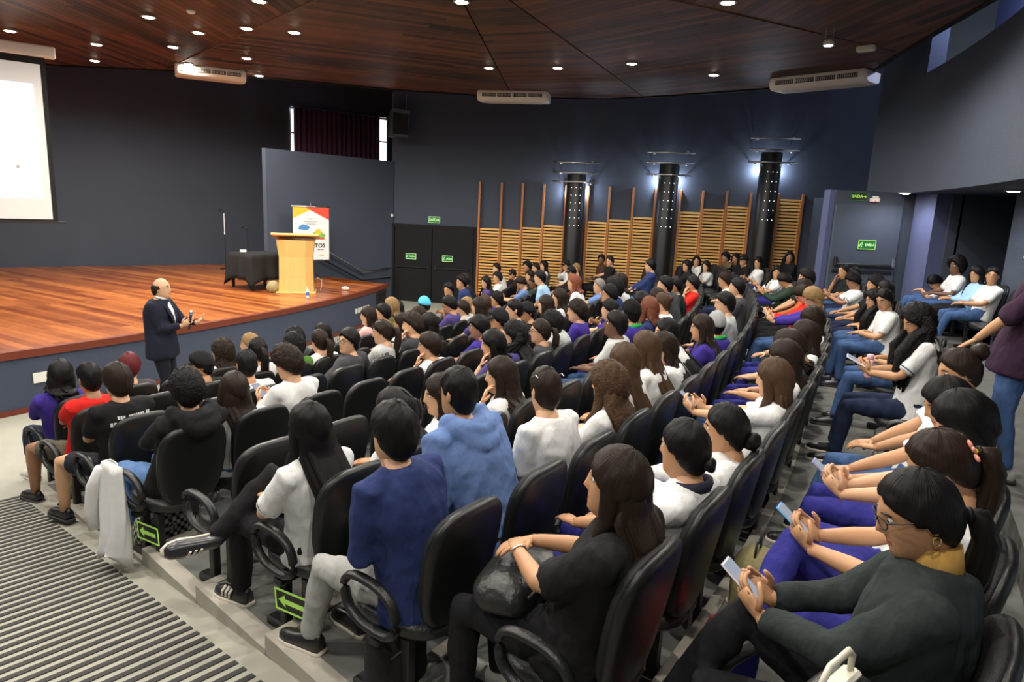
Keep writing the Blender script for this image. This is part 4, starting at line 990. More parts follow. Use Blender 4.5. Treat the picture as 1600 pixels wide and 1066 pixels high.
    def fall(L, w0, w1, rough=0, fq=11, y_=-.055):
        bk = -V((fwd.x, fwd.y, 0)).normalized(); pts = [Hc+bk*.030+V((0, 0, .04)), Hc+bk*.050+V((0, 0, -.03)), Hc+bk*.062+V((0, 0, -.10))]; ws = [(.084, .072), (.098, .070), (w0, .060)]
        n = 4
        for i in range(1, n+1):
            z = Hc.z-.10-L*i/n; t = (z-H0.z)/max(.1, Nb.z-H0.z); b_ = spine(min(1, max(0, t))); yb = b_.y-.152*big if t < .97 else lerp(Hc.y+bk.y*.07, b_.y-.11, .5)
            q = i/n; pts.append(V((lerp(Hc.x+bk.x*.06, b_.x, min(1, q*1.2)), max(lerp(pts[2].y, yb-.022, min(1, q*1.6)), -.228 if not stand else -9), z))); ws.append((lerp(w0, w1, q), lerp(.056, .034, q)))
        drape(Hm, pts, ws, 28 if near else 16, .006, sd, rough, fq)
        if near:
            for q in range(9):
                u = -1+2*q/8+rnd.uniform(-.08, .08); dl = rnd.uniform(-.05, .035); ph = rnd.random()*6
                lp = []; lw = []
                for i, p in enumerate(pts):
                    if i == 0: continue
                    e = i/(len(pts)-1); wv = (.014*sin(p.z*34+ph) if rough else .004*sin(p.z*9+ph))*e
                    lp.append(p+V((u*ws[i][0]*.93+wv, -sqrt(max(0, 1-u*u))*ws[i][1]*.72, dl*e))); lw.append((ws[i][0]*.23*(1-.45*e*e), .020*(1-.4*e)))
                lw[-1] = (.006, .005); lw[0] = (.006, .006); lp[0] = pts[1]+V((u*ws[1][0]*.6, -.01, .02)); drape(Hm, lp, lw, 9, .004, sd+q, rough*.6, 5)
        for s in (-1, 1):
            p0 = Mh @ V((s*.070, .030, .055)); p1 = Mh @ V((s*.088, .012, -.03)); p2 = Mh @ V((s*.090, .008, -.10)); dn = min(.22, L)*(.55 if rnd.random() < .5 and not opt.get('lock') else 1)
            q0 = p2+V((s*.012, .02, -.06)); drape(Hm, [p0, p1, p2, q0, q0+V((s*.008, .045, -dn*.6)), q0+V((0, .055, -dn))], [(.016, .026), (.020, .034), (.022, .034), (.026, .026), (.026, .018), (.010, .008)], 12 if near else 8, .006, sd, rough)
    if opt.get('mane'):
        for s in (-1, 1):
            p0 = Mh @ V((s*.075, -.02, .05)); p1 = Mh @ V((s*.105, -.02, -.05)); q0 = SH[s]+V((-s*.045, .05, .075)); ln = opt['mane']
            for q in range(3):
                o_ = V((s*.012*(q-1), .035*(q-1), .02*q)); drape(Hm, [p0, p1, q0+o_, q0+o_+V((s*.050, .085, -ln*.35)), q0+o_+V((s*.055, .095, -ln*.7)), q0+o_+V((s*.04, .095, -ln))], [(.03, .05), (.042, .055), (.048, .048), (.052, .045), (.045, .04), (.012, .012)], 14, .006, sd+q, .045)
    if hair == 's': haircap(Hm, Mh, .022, 72, 103, 143, **kw)
    elif hair == 'f': haircap(Hm, Mh, .018, 70, 99, 138, fade=True, **kw)
    elif hair == 'm': haircap(Hm, Mh, .032, 72, 104, 142, rough=.016, **kw); mat = 'curl'
    elif hair == 'a': haircap(Hm, Mh, .065, 66, 116, 136, rough=.016, soft=.3, **kw); mat = 'curl'
    elif hair == 'b': haircap(Hm, Mh, .024, 70, 118, 138, soft=.4, **kw); fall(.06, .104, .100)
    elif hair == 'l': haircap(Hm, Mh, .022, 70, 118, 138, soft=.4, **kw); fall(opt.get('len', .30), .110, .125)
    elif hair == 'w': haircap(Hm, Mh, .036, 70, 118, 138, rough=.016, soft=.4, **kw); fall(opt.get('len', .34), .135, .150, rough=.035, fq=7); mat = 'curl'
    elif hair in 'pu':
        haircap(Hm, Mh, .013, 68, 102, 141, **kw)
        if hair == 'p':
            tl = opt.get('tail', 0); a_ = Mh @ V((0, -.100, .02+tl)); b_ = Mh @ V((0, -.145, .012+tl)); Ll = opt.get('tlen', .30); c_ = b_+V((0, -.03, -.07))
            for q in range(5):
                o_ = V((.016*cos(q*1.26), .012*sin(q*1.26), rnd.uniform(-.02, .02))) if q else V((0, 0, 0)); z_ = .012 if q else 0
                Hm.tube([a_, a_.lerp(b_, .6), b_+o_*.5, c_+o_, c_+V((0, .01, -Ll*.35))+o_*1.4, c_+V((0, .035, -Ll*.7))+o_*1.2, c_+V((0, .05, -Ll))+o_], [.016, .020, .030-z_, .036-z_, .034-z_, .024-z_*.6, .006], 12, V((1, 0, 0)), pt=True)
            Hm.tube([a_.lerp(b_, .35), a_.lerp(b_, .65)], .024, 12, V((1, 0, 0)))
        else:
            bp2 = opt.get('bun', (0, -.135, -.02)); br = opt.get('bunr', .045); c_ = Mh @ V(bp2)
            n0_ = len(Hm.v); Hm.ball(c_, (br*1.1, br*.95, br), 14, 9)
            for i in range(n0_, len(Hm.v)): v = V(Hm.v[i]); Hm.v[i] = tuple(v+(v-c_).normalized()*.008*noise.noise(v*30))
    elif hair == 'c': haircap(Hm, Mh, .012, 74, 102, 140, **kw)
    elif hair == 'h': haircap(Hm, Mh, .012, 66, 96, 120, **kw)
    elif hair == 'z': haircap(Hm, Mh, .012, 96, 92, 122, **kw)
    if hair == 'z':                                                     # receding hair: only the ring round the sides and back
        Hm = MB(); ax = V((0, -.26, .965)); ex = V((1, 0, 0)); ey = V((0, .965, .26)); nf, na = 36, 10; vs = []; fs = []
        for i in range(na+1):
            for j in range(nf+1):
                g = j/nf; ph = rad(76+208*g); w_ = (1-cos(ph))/2; e = min(1, min(g, 1-g)*6); ai = lerp(66, 44, max(0, (w_-.45)/.55)); ao = lerp(98, 136, max(0, (w_-.5)*2))
                q = i/na; al = rad(lerp(ai, ao, q)); d = ax*cos(al)+(ey*cos(ph)+ex*sin(ph))*sin(al)
                th = .018*e*(1-(2*q-1)**4)+.004*noise.noise(d*14)*e; r = hrad(d)+(th if 0 < i < na and 0 < j < nf else -.008)
                Hm.uv[len(vs)] = (g, q); vs.append(Mh @ (d*r))
        for i in range(na):
            for j in range(nf): fs.append((i*(nf+1)+j, (i+1)*(nf+1)+j, (i+1)*(nf+1)+j+1, i*(nf+1)+j+1))
        Hm.add(vs, fs)
    ho = Hm.build('hair', mat, T, smooth=True, color=hcol)
    if hair == 'c':
        C_ = MB(); haircap(C_, Mh @ Matrix.Translation((0, 0, .004)), .022, 66, 84, 96, near=False, seed=0, soft=.2)
        bd_ = V((0, 1, 0)) if not opt.get('backcap') else V((0, -1, 0)); sgn = bd_.y
        vs = []; fs = []
        for i in range(5):
            for j in range(11):
                x = -.072+.144*j/10; y = sgn*(.080*sqrt(max(.02, 1-(x/.092)**2))+.075*i/4*sqrt(max(0, 1-(x/.085)**2))+.006); z = .045-.022*i/4-.9*x*x
                vs.append(Mh @ V((x, y, z)))
        for i in range(5):
            for j in range(11):
                x = -.072+.144*j/10; y = sgn*(.080*sqrt(max(.02, 1-(x/.092)**2))+.075*i/4*sqrt(max(0, 1-(x/.085)**2))+.006); z = .040-.022*i/4-.9*x*x
                vs.append(Mh @ V((x, y, z)))
        for i in range(4):
            for j in range(10): a = i*11+j; fs += [(a, a+1, a+12, a+11), (55+a, 55+a+11, 55+a+12, 55+a+1)]
        for j in range(10): fs += [(44+j, 45+j, 100+j, 99+j)]
        cp = C_.build('cap', 'cloth', T, smooth=True, color=HAIRC[hc]); MB().add(vs, fs).build('brim', 'cloth', cp, smooth=True, color=HAIRC[hc])
    if hair == 'h':
        C_ = MB(); haircap(C_, Mh @ Matrix.Translation((0, -.01, .0)), .035, 58, 112, 134, near=False, seed=0); C_.build('hood', 'cloth', T, smooth=True, color=HAIRC['K'])
    if opt.get('glasses'):
        g = MB(); up = .0 if opt['glasses'] == 1 else .085; bk_ = 0 if opt['glasses'] == 1 else -.03
        gm = Mh @ (Matrix.Translation((0, bk_, up)) @ Matrix.Rotation(0 if up == 0 else rad(-25), 4, 'X'))
        for s in (-1, 1):
            g.tube([gm @ V((s*.033+.025*cos(a), .106-.012*abs(cos(a))*(1 if cos(a)*s > 0 else 0), .004+.019*sin(a))) for a in [2*pi*i/14 for i in range(14)]], .0022, 5, V((0, 1, 0)), closed=True)
            g.tube([gm @ V((s*.058, .096, .012)), gm @ V((s*.080, .06, .012)), gm @ V((s*.082, -.01, .008)), gm @ V((s*.080, -.03, -.012))], .0022, 5, V((0, 0, 1)))
        g.tube([gm @ V((-.01, .108, .008)), gm @ V((.01, .108, .008))], .0022, 5, V((0, 0, 1)))
        g.build('glasses', 'ink' if not opt.get('gmat') else opt['gmat'], T)
    if opt.get('trim'):
        for s in (-1, 1):
            c = SH[s].lerp(EL[s], .72); u = (EL[s]-SH[s]).normalized(); a_ = u.cross(V((0, 0, 1))).normalized(); b_ = u.cross(a_); rr = .0625*big+loose*0
            MB().tube([c+a_*(rr*cos(q))+b_*(rr*sin(q)) for q in [2*pi*i/20 for i in range(20)]], .0045, 6, u, closed=True).build('sleeve_trim', 'cloth', T, smooth=True, color=(.03, .04, .10))
    if opt.get('collar'):
        MB().tube([Nb+bx*(.080*cos(a))+fy*(.074*sin(a))+V((0, 0, .012+.014*-sin(a))) for a in [2*pi*i/16 for i in range(16)]], [(.012, .026)]*16, 6, V((0, 0, 1)), closed=True).build('collar', 'cloth', T, smooth=True, color=opt['collar'])
    if opt.get('turtle'):
        MB().tube([Nb+V((0, 0, -.05)), Nb+V((0, .004, .03)), Nb+V((0, .01, .075))], [(.085, .085), (.070, .070), (.066, .066)], 18, fy).build('turtleneck', 'cloth', T, smooth=True, color=opt['turtle'])
    if arms in ('phone', 'tablet') and opt.get('dev', 1):
        mid = (WR[-1]+WR[1])/2+V((0, .085, .065)); sz = (.072, .008, .150) if arms == 'phone' else (.15, .012, .21)
        PHONES.append((T, mid, sz, opt.get('devc', 'phone'), label, rad(-52 if arms == 'phone' else -65)))
    if opt.get('earring'):
        for s in (-1, 1): MB().tube([Mh @ V((s*.080, -.012+.010*cos(a), -.052+.012*sin(a))) for a in [2*pi*i/12 for i in range(12)]], .0022, 5, V((1, 0, 0)), closed=True).build('earring', 'gold', T)
    return T, Mh, SH, EL, WR, KN, AN, shirt
TABLE = '''
1 1 0 -33.68 -0.05 -0.09 1.27 b k 2 P l D lap n|black-bobbed person in purple sweater
4 1 1 -32.41 0.02 -0.13 1.25 s r 1 DG l K lap n|red-dyed-haired person in charcoal jacket
7 1 3 -30.04 0.07 -0.15 1.23 w d 2 W s D lap n|person with curly chestnut hair and sunglasses on head
8 1 4 -28.98 0.01 -0.14 1.26 u y 1 W s J lap n|blonde person with a hair clip
14 1 6 -26.83 -0.08 -0.01 1.20 m k 3 DG s D lap n|dark curly-haired person in grey top
15 1 7 -25.66 -0.07 -0.02 1.19 l k 1 W s J lap n|person with long black hair in white tee
18 1 8 -24.16 0.15 -0.18 1.32 l d 1 PK s D lap n|long brown-haired person in pink top
19 1 9 -23.11 0.08 -0.16 1.33 s k 1 OL s D lap n|dark-haired person in olive tee
20 1 11 -21.05 -0.06 0.08 1.28 l k 1 W s J lap n|long black-haired person in white tee
21 1 10 -22.09 0.01 -0.05 1.37 b y 1 OL s D lap n|dark blonde person half hidden behind others
26 1 12 -19.80 0.00 -0.11 1.29 c C 2 K l D lap n|person wearing a bright light-blue cap
28 1 15 -16.37 -0.01 0.07 1.38 s k 2 OL s K cross n|olive-shirted person glancing back at camera
35 1 17 -14.05 0.00 0.17 1.52 m k 2 N l J lap n|dark-haired person in navy hoodie by black doors
36 1 18 -12.91 -0.01 0.25 1.52 s d 2 K l K lap n|dark-haired person behind the navy hoodie
39 1 19 -11.74 0.01 -0.07 1.34 l k 1 V s D lap n|long black-haired person in violet tee
38 1 22 -8.31 -0.00 -0.02 1.30 h K 2 W s D lap n|person in a dark hood with white sleeves
37 1 25 -4.85 -0.00 0.20 1.38 s k 1 W l D lap n|dark-haired person in pale shirt beside slatted wall
47 1 27 -2.54 0.01 -0.25 1.16 c K 2 K l K lap n|black-capped person beside slatted wall
2 2 0 -34.11 -0.00 -0.11 1.29 f k 3 R s O lap o|short-haired person in bright red shirt
5 2 2 -31.82 -0.01 -0.13 1.24 c K 2 K s K lap n|black-capped person in black tee
9 2 3 -30.52 0.08 -0.15 1.28 p k 2 W s D lap n|black-ponytailed person in white tee
13 2 4 -29.40 0.07 -0.15 1.26 m k 2 GR s J lap n|dark-haired person in grass-green shirt
16 2 5 -28.34 0.00 -0.14 1.25 p d 1 W s J lap n|brown-ponytailed person in white tee
23 2 8 -24.82 0.05 -0.16 1.25 l d 2 W s J lap n|long dark-haired person leaning aside in white
27 2 9 -23.75 -0.00 -0.13 1.27 m d 2 K l D lap n|brown-haired person bending down in black
30 2 11 -21.45 0.00 -0.08 1.33 s k 2 V s J face n|varsity-shirted person with glasses, hand at face
31 2 12 -20.34 -0.02 -0.09 1.21 s d 1 LG l D lap n|person in light grey hoodie
34 2 13 -19.23 -0.05 0.04 1.18 w y 1 W l D lap n|light-haired person in white fleece
41 2 14 -18.04 -0.02 -0.07 1.19 l n 1 W s D lap n|light brown-haired person with headband
42 2 15 -16.88 -0.02 -0.10 1.19 m k 2 P s D lap n|dark curly-haired person in purple tee
50 2 19 -12.26 -0.01 -0.05 1.29 s d 1 B s J phone n|person in blue tee bowing over phone
51 2 22 -8.81 -0.01 0.01 1.28 s k 2 K s D lap n|black-haired person in dark tee near slatted wall
52 2 21 -9.94 0.01 -0.16 1.19 f k 4 DGN s K lap n|dark-skinned person in dark green tee
49 2 26 -4.20 -0.00 0.06 1.30 s d 1 K s D lap n|dark-haired person in black before slatted wall
48 2 25 -5.35 -0.00 0.24 1.36 m k 3 K s D lap n|dark curly-haired person before slatted wall
56 2 27 -3.06 -0.01 -0.54 1.33 l k 1 W s K lap n|person in white with black bag by column
3 3 0 -34.35 -0.04 -0.06 1.32 s d 1 K s Z lap o|brown-haired person in black tee with white print
10 3 2 -32.02 -0.01 -0.11 1.27 f k 2 W s D lap n|person with faded dark hair, white tee
17 3 4 -29.55 0.10 -0.15 1.30 s k 1 DG s K rest n|person in glasses and grey tee facing camera
22 3 5 -28.39 0.11 -0.16 1.32 p d 1 LG s J lap n|person in pale tee with back print
24 3 6 -27.22 0.12 -0.17 1.33 m d 1 DG s D face n|dark-haired person resting cheek on hand
25 3 7 -26.22 0.02 -0.13 1.29 l k 2 DGN s J lap n|long black-haired person in dark green top
40 3 10 -22.82 -0.01 -0.04 1.32 l d 1 V s D lap n|long brown-haired person before the hoodie
53 3 17 -14.76 -0.01 0.17 1.41 s k 1 LB s J lap n|dark-haired person in pale blue shirt
58 3 22 -8.99 0.01 -0.09 1.31 c K 2 K l K lap n|black-capped person leaning by the column
59 3 25 -5.55 -0.00 -0.15 1.26 s y 1 DGN s D lap n|light-haired person in green by the column
57 3 27 -3.25 0.00 0.12 1.26 c K 2 W l K face n|black-capped person in white and black jacket
6 4 0 -34.46 0.03 -0.13 1.30 m k 2 K l L lap n|dark curly-haired person in black hoodie
11 4 1 -33.43 -0.06 -0.09 1.21 l d 1 W s J lap n|brown long-haired person in white blouse
12 4 2 -32.28 -0.05 -0.00 1.31 m d 1 W s D phone n|curly-haired person in white shirt with phone
32 4 5 -28.76 -0.01 -0.13 1.21 s d 1 W s J face n|person in white shirt, hand over mouth
33 4 7 -26.48 -0.02 -0.08 1.25 s k 3 P s D lap n|black-haired person in purple tee, profile
43 4 8 -25.33 -0.02 -0.06 1.26 c K 2 K l D lap n|person in dark cap and black top
44 4 9 -24.17 -0.02 -0.01 1.31 f k 1 K s D lap n|fade-haired person in black tee
45 4 10 -23.05 -0.04 0.02 1.22 c K 2 K l K lap n|person in cap and black hooded jacket
46 4 11 -21.88 -0.02 -0.04 1.26 l d 1 DG s D lap n|long brown-haired person with earphones
54 4 12 -20.71 -0.01 -0.06 1.30 l d 1 W s J lap n|long dark-haired person in white tee
55 4 15 -17.27 -0.01 0.12 1.36 b R 1 W s D lap n|red-bobbed person in white and black tee
68 4 17 -14.95 0.00 -0.15 1.22 s g 1 B s J lap n|grey-haired balding person in blue
61 4 26 -4.60 0.00 -0.17 1.34 s d 1 K s K cross n|person in black shirt before slatted wall
60 4 27 -3.43 0.01 0.05 1.33 s k 4 BR l K lap n|dark-skinned person in brown jumper before slatted wall
63 5 5 -28.79 -0.03 -0.05 1.24 b k 1 V s D face n|black-bobbed person in violet tee
62 5 6 -27.66 -0.04 0.01 1.24 w k 1 V s D lap n|person with voluminous black curls
64 5 7 -26.50 -0.04 -0.02 1.21 p d 1 DG s D lap n|ponytailed person in glasses and dark tee
65 5 8 -25.37 -0.05 0.07 1.22 m k 3 LG l D lap n|dark short-haired person in pale hoodie
66 5 9 -24.18 -0.02 -0.01 1.29 m d 1 P s J lap n|curly-haired person in purple and white raglan
71 5 11 -21.87 -0.02 -0.12 1.18 m k 1 P s J lap n|curly-haired person in purple shirt, profile
67 5 12 -20.71 -0.01 0.03 1.32 m k 2 N s P cross n|person in glasses and navy tee, arms crossed
69 5 13 -19.56 -0.01 0.09 1.35 a k 3 N s D lap n|afro-haired person in navy top
70 5 14 -18.40 0.00 0.10 1.40 b d 1 W s D lap n|brown-haired person in white behind navy tee
78 5 21 -10.34 0.01 -0.24 1.39 s k 1 N l J lap n|person in navy hoodie by black column
79 5 22 -9.20 -0.00 -0.17 1.31 s d 2 OR l K lap n|person in orange-brown top by black column
121 6 0 -34.78 -0.06 -0.04 1.27 l k 1 W s K lap x|long black-haired person, legs crossed, white tee
120 6 1 -33.60 -0.04 -0.07 1.23 b k 2 W s D face n|dark-haired person in white with gold bracelet
118 6 2 -32.50 -0.07 0.01 1.21 l d 1 W s D lap n|long brown-haired person in white, profile
116 6 3 -31.30 -0.04 -0.05 1.23 l d 1 W s J face n|dark-haired person in white, hand on cheek
72 6 7 -26.67 -0.01 -0.03 1.30 s k 4 LG s J lap n|dark-skinned person in grey tee
76 6 10 -23.22 -0.02 0.14 1.32 s k 2 K l D lap n|black-haired person in black top
73 6 8 -25.50 0.00 -0.01 1.35 c k 2 P l P lap n|black-capped person in purple jacket, green collar
74 6 9 -24.34 0.01 -0.07 1.33 l A 1 N s D face n|auburn long-haired person in navy
75 6 11 -22.07 -0.01 -0.00 1.27 u n 1 W s D lap n|brown updo person in white patterned top
77 6 12 -20.93 -0.02 0.16 1.26 b d 2 K l D lap n|dark-haired person peeking between others
80 6 13 -19.75 0.00 0.15 1.38 s k 1 DG l J lap n|dark-haired person in grey hooded jacket
81 6 14 -18.60 -0.00 0.07 1.33 s k 2 K l J lap n|dark-haired person beside grey jacket
90 6 16 -16.29 0.01 -0.42 1.27 s k 2 R s D face n|person in red tee, fist at mouth
99 7 26 -5.05 0.00 0.03 1.09 l d 1 W s D lap n|brown-haired person beside white-shirted friend
97 7 27 -3.87 0.02 0.16 1.16 l k 2 W s P lap n|long dark-haired person in white glancing at camera
98 6 23 -8.25 -0.00 -0.13 1.27 l k 2 K s D lap n|black-haired person before the slats
119 7 0 -35.01 -0.05 0.09 1.35 s k 1 N l LG lap n|short black-haired person in navy sweater
117 7 1 -33.87 -0.05 0.19 1.39 f k 2 B l K lap n|fade-haired person in slate blue hoodie
115 7 2 -32.69 -0.03 0.04 1.31 f d 1 W s D lap n|fade-haired person in white polo, sunglasses on head
85 7 3 -31.52 -0.02 -0.08 1.25 w n 1 W s D lap n|person with long wavy brown hair
86 7 4 -30.39 -0.03 0.04 1.28 l n 1 W s D lap n|person with very long straight brown hair
83 7 5 -29.25 -0.03 0.08 1.28 l n 1 W s D lap n|long brown-haired person, hair highlighted at ends
84 7 6 -28.11 -0.04 0.09 1.20 l d 1 W s D lap n|dark long-haired person looking down in white
82 7 7 -26.97 -0.05 0.23 1.23 l k 1 W s P lap n|black-haired person turned sideways
87 7 8 -25.78 -0.02 0.03 1.21 l d 2 P l P lap n|long dark-haired person in purple with green collar
88 7 9 -24.63 -0.02 -0.02 1.18 c G 2 P l P lap n|grey-capped person in purple, green collar
89 7 10 -23.45 0.00 -0.01 1.33 s k 1 LG s D lap n|smiling person in light grey tee
92 7 14 -18.85 0.00 0.00 1.30 s k 1 DG s D lap n|bearded person in dark tee
91 7 18 -14.25 0.00 0.16 1.19 m d 2 W s D lap n|brown curly-haired person behind bearded neighbour
114 8 0 -34.94 0.00 -0.11 1.29 l d 2 K s K bag n|person in black tee with long dark hair
113 8 1 -33.78 0.01 -0.15 1.26 u k 2 W s P lap n|dark-haired person in white with low ponytail
112 8 2 -32.61 0.03 -0.20 1.19 u k 2 W l P lap n|person with low dark bun and earring
110 8 5 -29.21 -0.01 -0.11 1.26 l d 1 W s J face n|brown long-haired person in profile
111 8 4 -30.33 0.02 -0.19 1.22 l n 1 W s D phone n|long brown-haired person holding up a phone
109 8 6 -28.06 -0.01 -0.07 1.25 b d 2 DG s P lap n|dark-haired person in grey bowing forward
108 8 7 -26.91 -0.00 -0.13 1.25 l d 1 W s P lap n|brown-haired person in white, looking down
107 8 9 -24.60 -0.00 -0.22 1.24 l d 1 W s P face n|dark long-haired person, hand on forehead
106 8 12 -21.16 -0.00 -0.15 1.28 l y 1 P l J phone n|honey-blonde person bowing over phone
105 8 13 -20.00 -0.00 -0.04 1.25 s d 1 R l K phone n|dark-haired person in red jacket looking down
135 8 15 -17.71 -0.01 -0.19 1.37 m k 2 K s K lap n|dark-haired person before blue door frame
104 8 14 -18.85 0.00 -0.08 1.28 s d 1 OR l K lap n|person in red jacket with orange hood
101 8 18 -14.25 0.00 -0.01 1.17 s k 2 DGN l K phone n|black-haired person in dark green hoodie
100 8 20 -11.95 0.00 -0.03 1.21 l k 2 W s P phone n|long dark-haired person facing camera
93 8 24 -7.35 0.00 -0.08 1.22 l k 2 W s P cross n|long dark-haired person, arms crossed, white tee
94 8 25 -6.17 0.02 0.11 1.22 c K 2 K s K lap n|black-capped person in black by column
95 8 26 -5.02 0.03 0.16 1.21 b k 3 K l K face n|dark figure in black with raised hand
96 8 27 -3.85 0.04 0.27 1.19 m k 3 OL l K lap n|person in camouflage top by slats
122 9 0 -34.89 0.04 -0.04 1.35 p k 2 DK l K phone c|bespectacled person in charcoal jacket and mustard turtleneck
123 9 1 -33.77 0.02 -0.07 1.33 p d 2 W s P phone x|ponytailed person with a coral hair flower
1245 9 2 -32.61 0.03 -0.13 1.35 l k 1 W s P phone n|long black-haired person bowing over purple phone
124 9 3 -31.49 0.01 -0.08 1.29 l k 2 W s P lap n|black-haired person with green hair band
125 9 4 -30.34 0.00 -0.20 1.35 u d 2 W s J lap n|person with high brown bun
126 9 7 -26.86 0.03 0.03 1.38 w k 2 W s D tablet n|person with long black curls holding tablet
141 9 9 -24.60 0.00 -0.07 1.27 l n 2 OL s J lap n|brown-haired person behind the black curls
128 9 13 -19.99 0.01 0.08 1.16 w k 2 W s J lap n|person with long black wavy hair
127 9 12 -21.14 0.01 0.05 1.24 u k 2 W s J lap n|round-faced person with slicked-back hair, white tee
133 9 14 -18.85 -0.00 -0.12 1.24 b k 2 K s D lap n|black-haired person with face hidden
132 9 15 -17.70 0.00 -0.09 1.26 m k 2 K s D lap n|black-haired person beside dark door
131 9 18 -14.25 -0.00 -0.12 1.25 s k 3 K s D lap n|dark-haired person behind curly polo wearer
129 9 17 -15.40 0.00 -0.00 1.20 m k 3 W s J phone n|curly-haired person in white polo with phone
130 9 19 -13.10 0.00 -0.09 1.26 p k 2 K s J face n|dark-haired person in black printed tee
103 9 25 -6.17 0.02 0.07 1.26 b k 3 K s K lap n|person peering over a friend by the wall
102 9 26 -5.04 0.01 -0.05 1.15 l k 3 K s K lap n|long black-haired person in black facing camera
139 11 19 -13.10 0.00 0.08 0.83 s k 2 W s J face n|person with head bent down on arm, white shirt
138 11 16 -16.54 0.01 -0.08 1.24 f k 2 W s J lap n|short-haired person in white tee, hands on knees
137 11 17 -15.39 0.00 -0.08 1.21 l k 2 LB l K lap n|person in light blue denim shirt
136 11 18 -14.22 0.02 -0.00 1.28 a k 4 W s J lap n|afro-haired person in white tee with round crest
'''
OPT = {1: dict(pitch=-15), 2: dict(shoe=(.012, .012, .012), sole=False, yaw=0), 3: dict(yaw=2, shoe=(.012, .012, .012), sole=False, print=1), 4: dict(yaw=-38), 5: dict(yaw=55), 6: dict(hood=1, pitch=-12, big=1.06, shoe=(.6, .55, .45)), 7: dict(yaw=25), 8: dict(yaw=38),
       12: dict(yaw=18, pitch=-22), 15: dict(yaw=40), 17: dict(cam=1, glasses=1, big=1.08), 18: dict(yaw=42), 19: dict(yaw=30), 20: dict(yaw=35), 22: dict(yaw=35, print=2), 23: dict(roll=-12), 24: dict(yaw=30, pitch=-10, roll=18, freehand=1),
       28: dict(cam=1), 30: dict(glasses=1, yaw=15, pitch=-20), 31: dict(hood=1), 32: dict(yaw=30, freehand=1), 34: dict(hood=1), 35: dict(yaw=55), 50: dict(pitch=-38), 60: dict(cam=1), 61: dict(yaw=50), 62: dict(len=.30, mane=.22, yaw=38), 63: dict(yaw=38, freehand=1), 64: dict(glasses=1, yaw=30), 65: dict(hood=1),
       67: dict(glasses=1, yaw=25), 72: dict(yaw=25, big=1.12), 73: dict(collar=(.02, .32, .07), yaw=-25), 74: dict(yaw=-30), 80: dict(hood=1, big=1.08), 82: dict(yaw=35), 85: dict(len=.34), 86: dict(len=.52), 83: dict(len=.48, yaw=10), 84: dict(len=.36, yaw=35, pitch=-25), 87: dict(collar=(.02, .30, .06), yaw=22, len=.40), 88: dict(collar=(.02, .36, .07), backcap=0, yaw=-60),
       89: dict(yaw=25, pitch=-5), 90: dict(yaw=10, freehand=1), 93: dict(trim=1, cam=.6, len=.36), 97: dict(cam=1), 99: dict(yaw=45), 100: dict(cam=1), 101: dict(pitch=-40, hood=1, yaw=0), 102: dict(cam=1), 103: dict(cam=1), 104: dict(pitch=-45, hood=1), 105: dict(pitch=-48, yaw=10), 106: dict(pitch=-35, yaw=20), 107: dict(yaw=25, pitch=-32, freehand=1), 108: dict(pitch=-25),
       109: dict(pitch=-38), 110: dict(yaw=15, pitch=-22), 111: dict(len=.50, pitch=-8, yaw=-5), 112: dict(yaw=8, bun=(0, -.125, -.06), bunr=.046, earring=1), 113: dict(bun=(0, -.118, -.05), bunr=.03, yaw=-8, collar=(.03, .03, .05)), 114: dict(yaw=18, pitch=4, len=.38, big=1.18, lock=1, earring=1), 115: dict(glasses=2, yaw=-32, big=1.06, gmat='steel'),
       116: dict(trim=1, yaw=32, len=.22, freehand=1), 117: dict(hood=1, big=1.16, yaw=-8), 118: dict(trim=1, yaw=48, len=.34), 119: dict(big=1.04, yaw=-4, shoe=(.02, .018, .018), sole=True), 120: dict(yaw=10, pitch=-28, freehand=1), 121: dict(trim=1, stripes=1, yaw=5, len=.30, shoe=(.02, .02, .025), sole=True), 122: dict(glasses=1, yaw=22, pitch=-20, big=1.10, turtle=(.42, .24, .06), earring=1, tail=-.05, shoe=(.10, .008, .012), sole=False, topname='jacket', devc='phone_white'),
       123: dict(yaw=14, pitch=-28, devc='phone_blue', tail=-.01), 1245: dict(yaw=15, pitch=-34, len=.36, devc='phone_purple'), 124: dict(yaw=15, pitch=-25, len=.3), 125: dict(yaw=22, pitch=-16, bun=(0, -.115, .085), bunr=.05, collar=(.05, .16, .09)), 126: dict(trim=1, mane=.42, yaw=22, pitch=-24, len=.48, devc='tablet', shoe=(.012, .012, .014), sole=True), 127: dict(yaw=48, pitch=-22, bun=(0, -.12, -.02)), 128: dict(len=.42, mane=.36, pitch=-10),
       129: dict(trim=1, yaw=20, pitch=-28), 130: dict(yaw=30), 136: dict(yaw=28), 137: dict(yaw=35, pitch=-12, collar=(.36, .56, .80)), 138: dict(cam=.9), 139: dict(pitch=-55), 21: dict(), 26: dict(yaw=-20, pitch=-12), 43: dict(yaw=25), 44: dict(yaw=28), 45: dict(yaw=45, pitch=-10), 33: dict(yaw=28), 71: dict(yaw=25), 66: dict(yaw=20), 92: dict(yaw=10), 91: dict(yaw=10), 78: dict(yaw=5), 94: dict(yaw=35), 95: dict(cam=.6), 75: dict(yaw=8, bun=(0, -.10, .05))}
PEOPLE = {}
CAMXY = V((0, 0))
def sector_tail(k, s): return '%s row, %s seat from striped aisle' % (ORD[k], ORD[s+1])
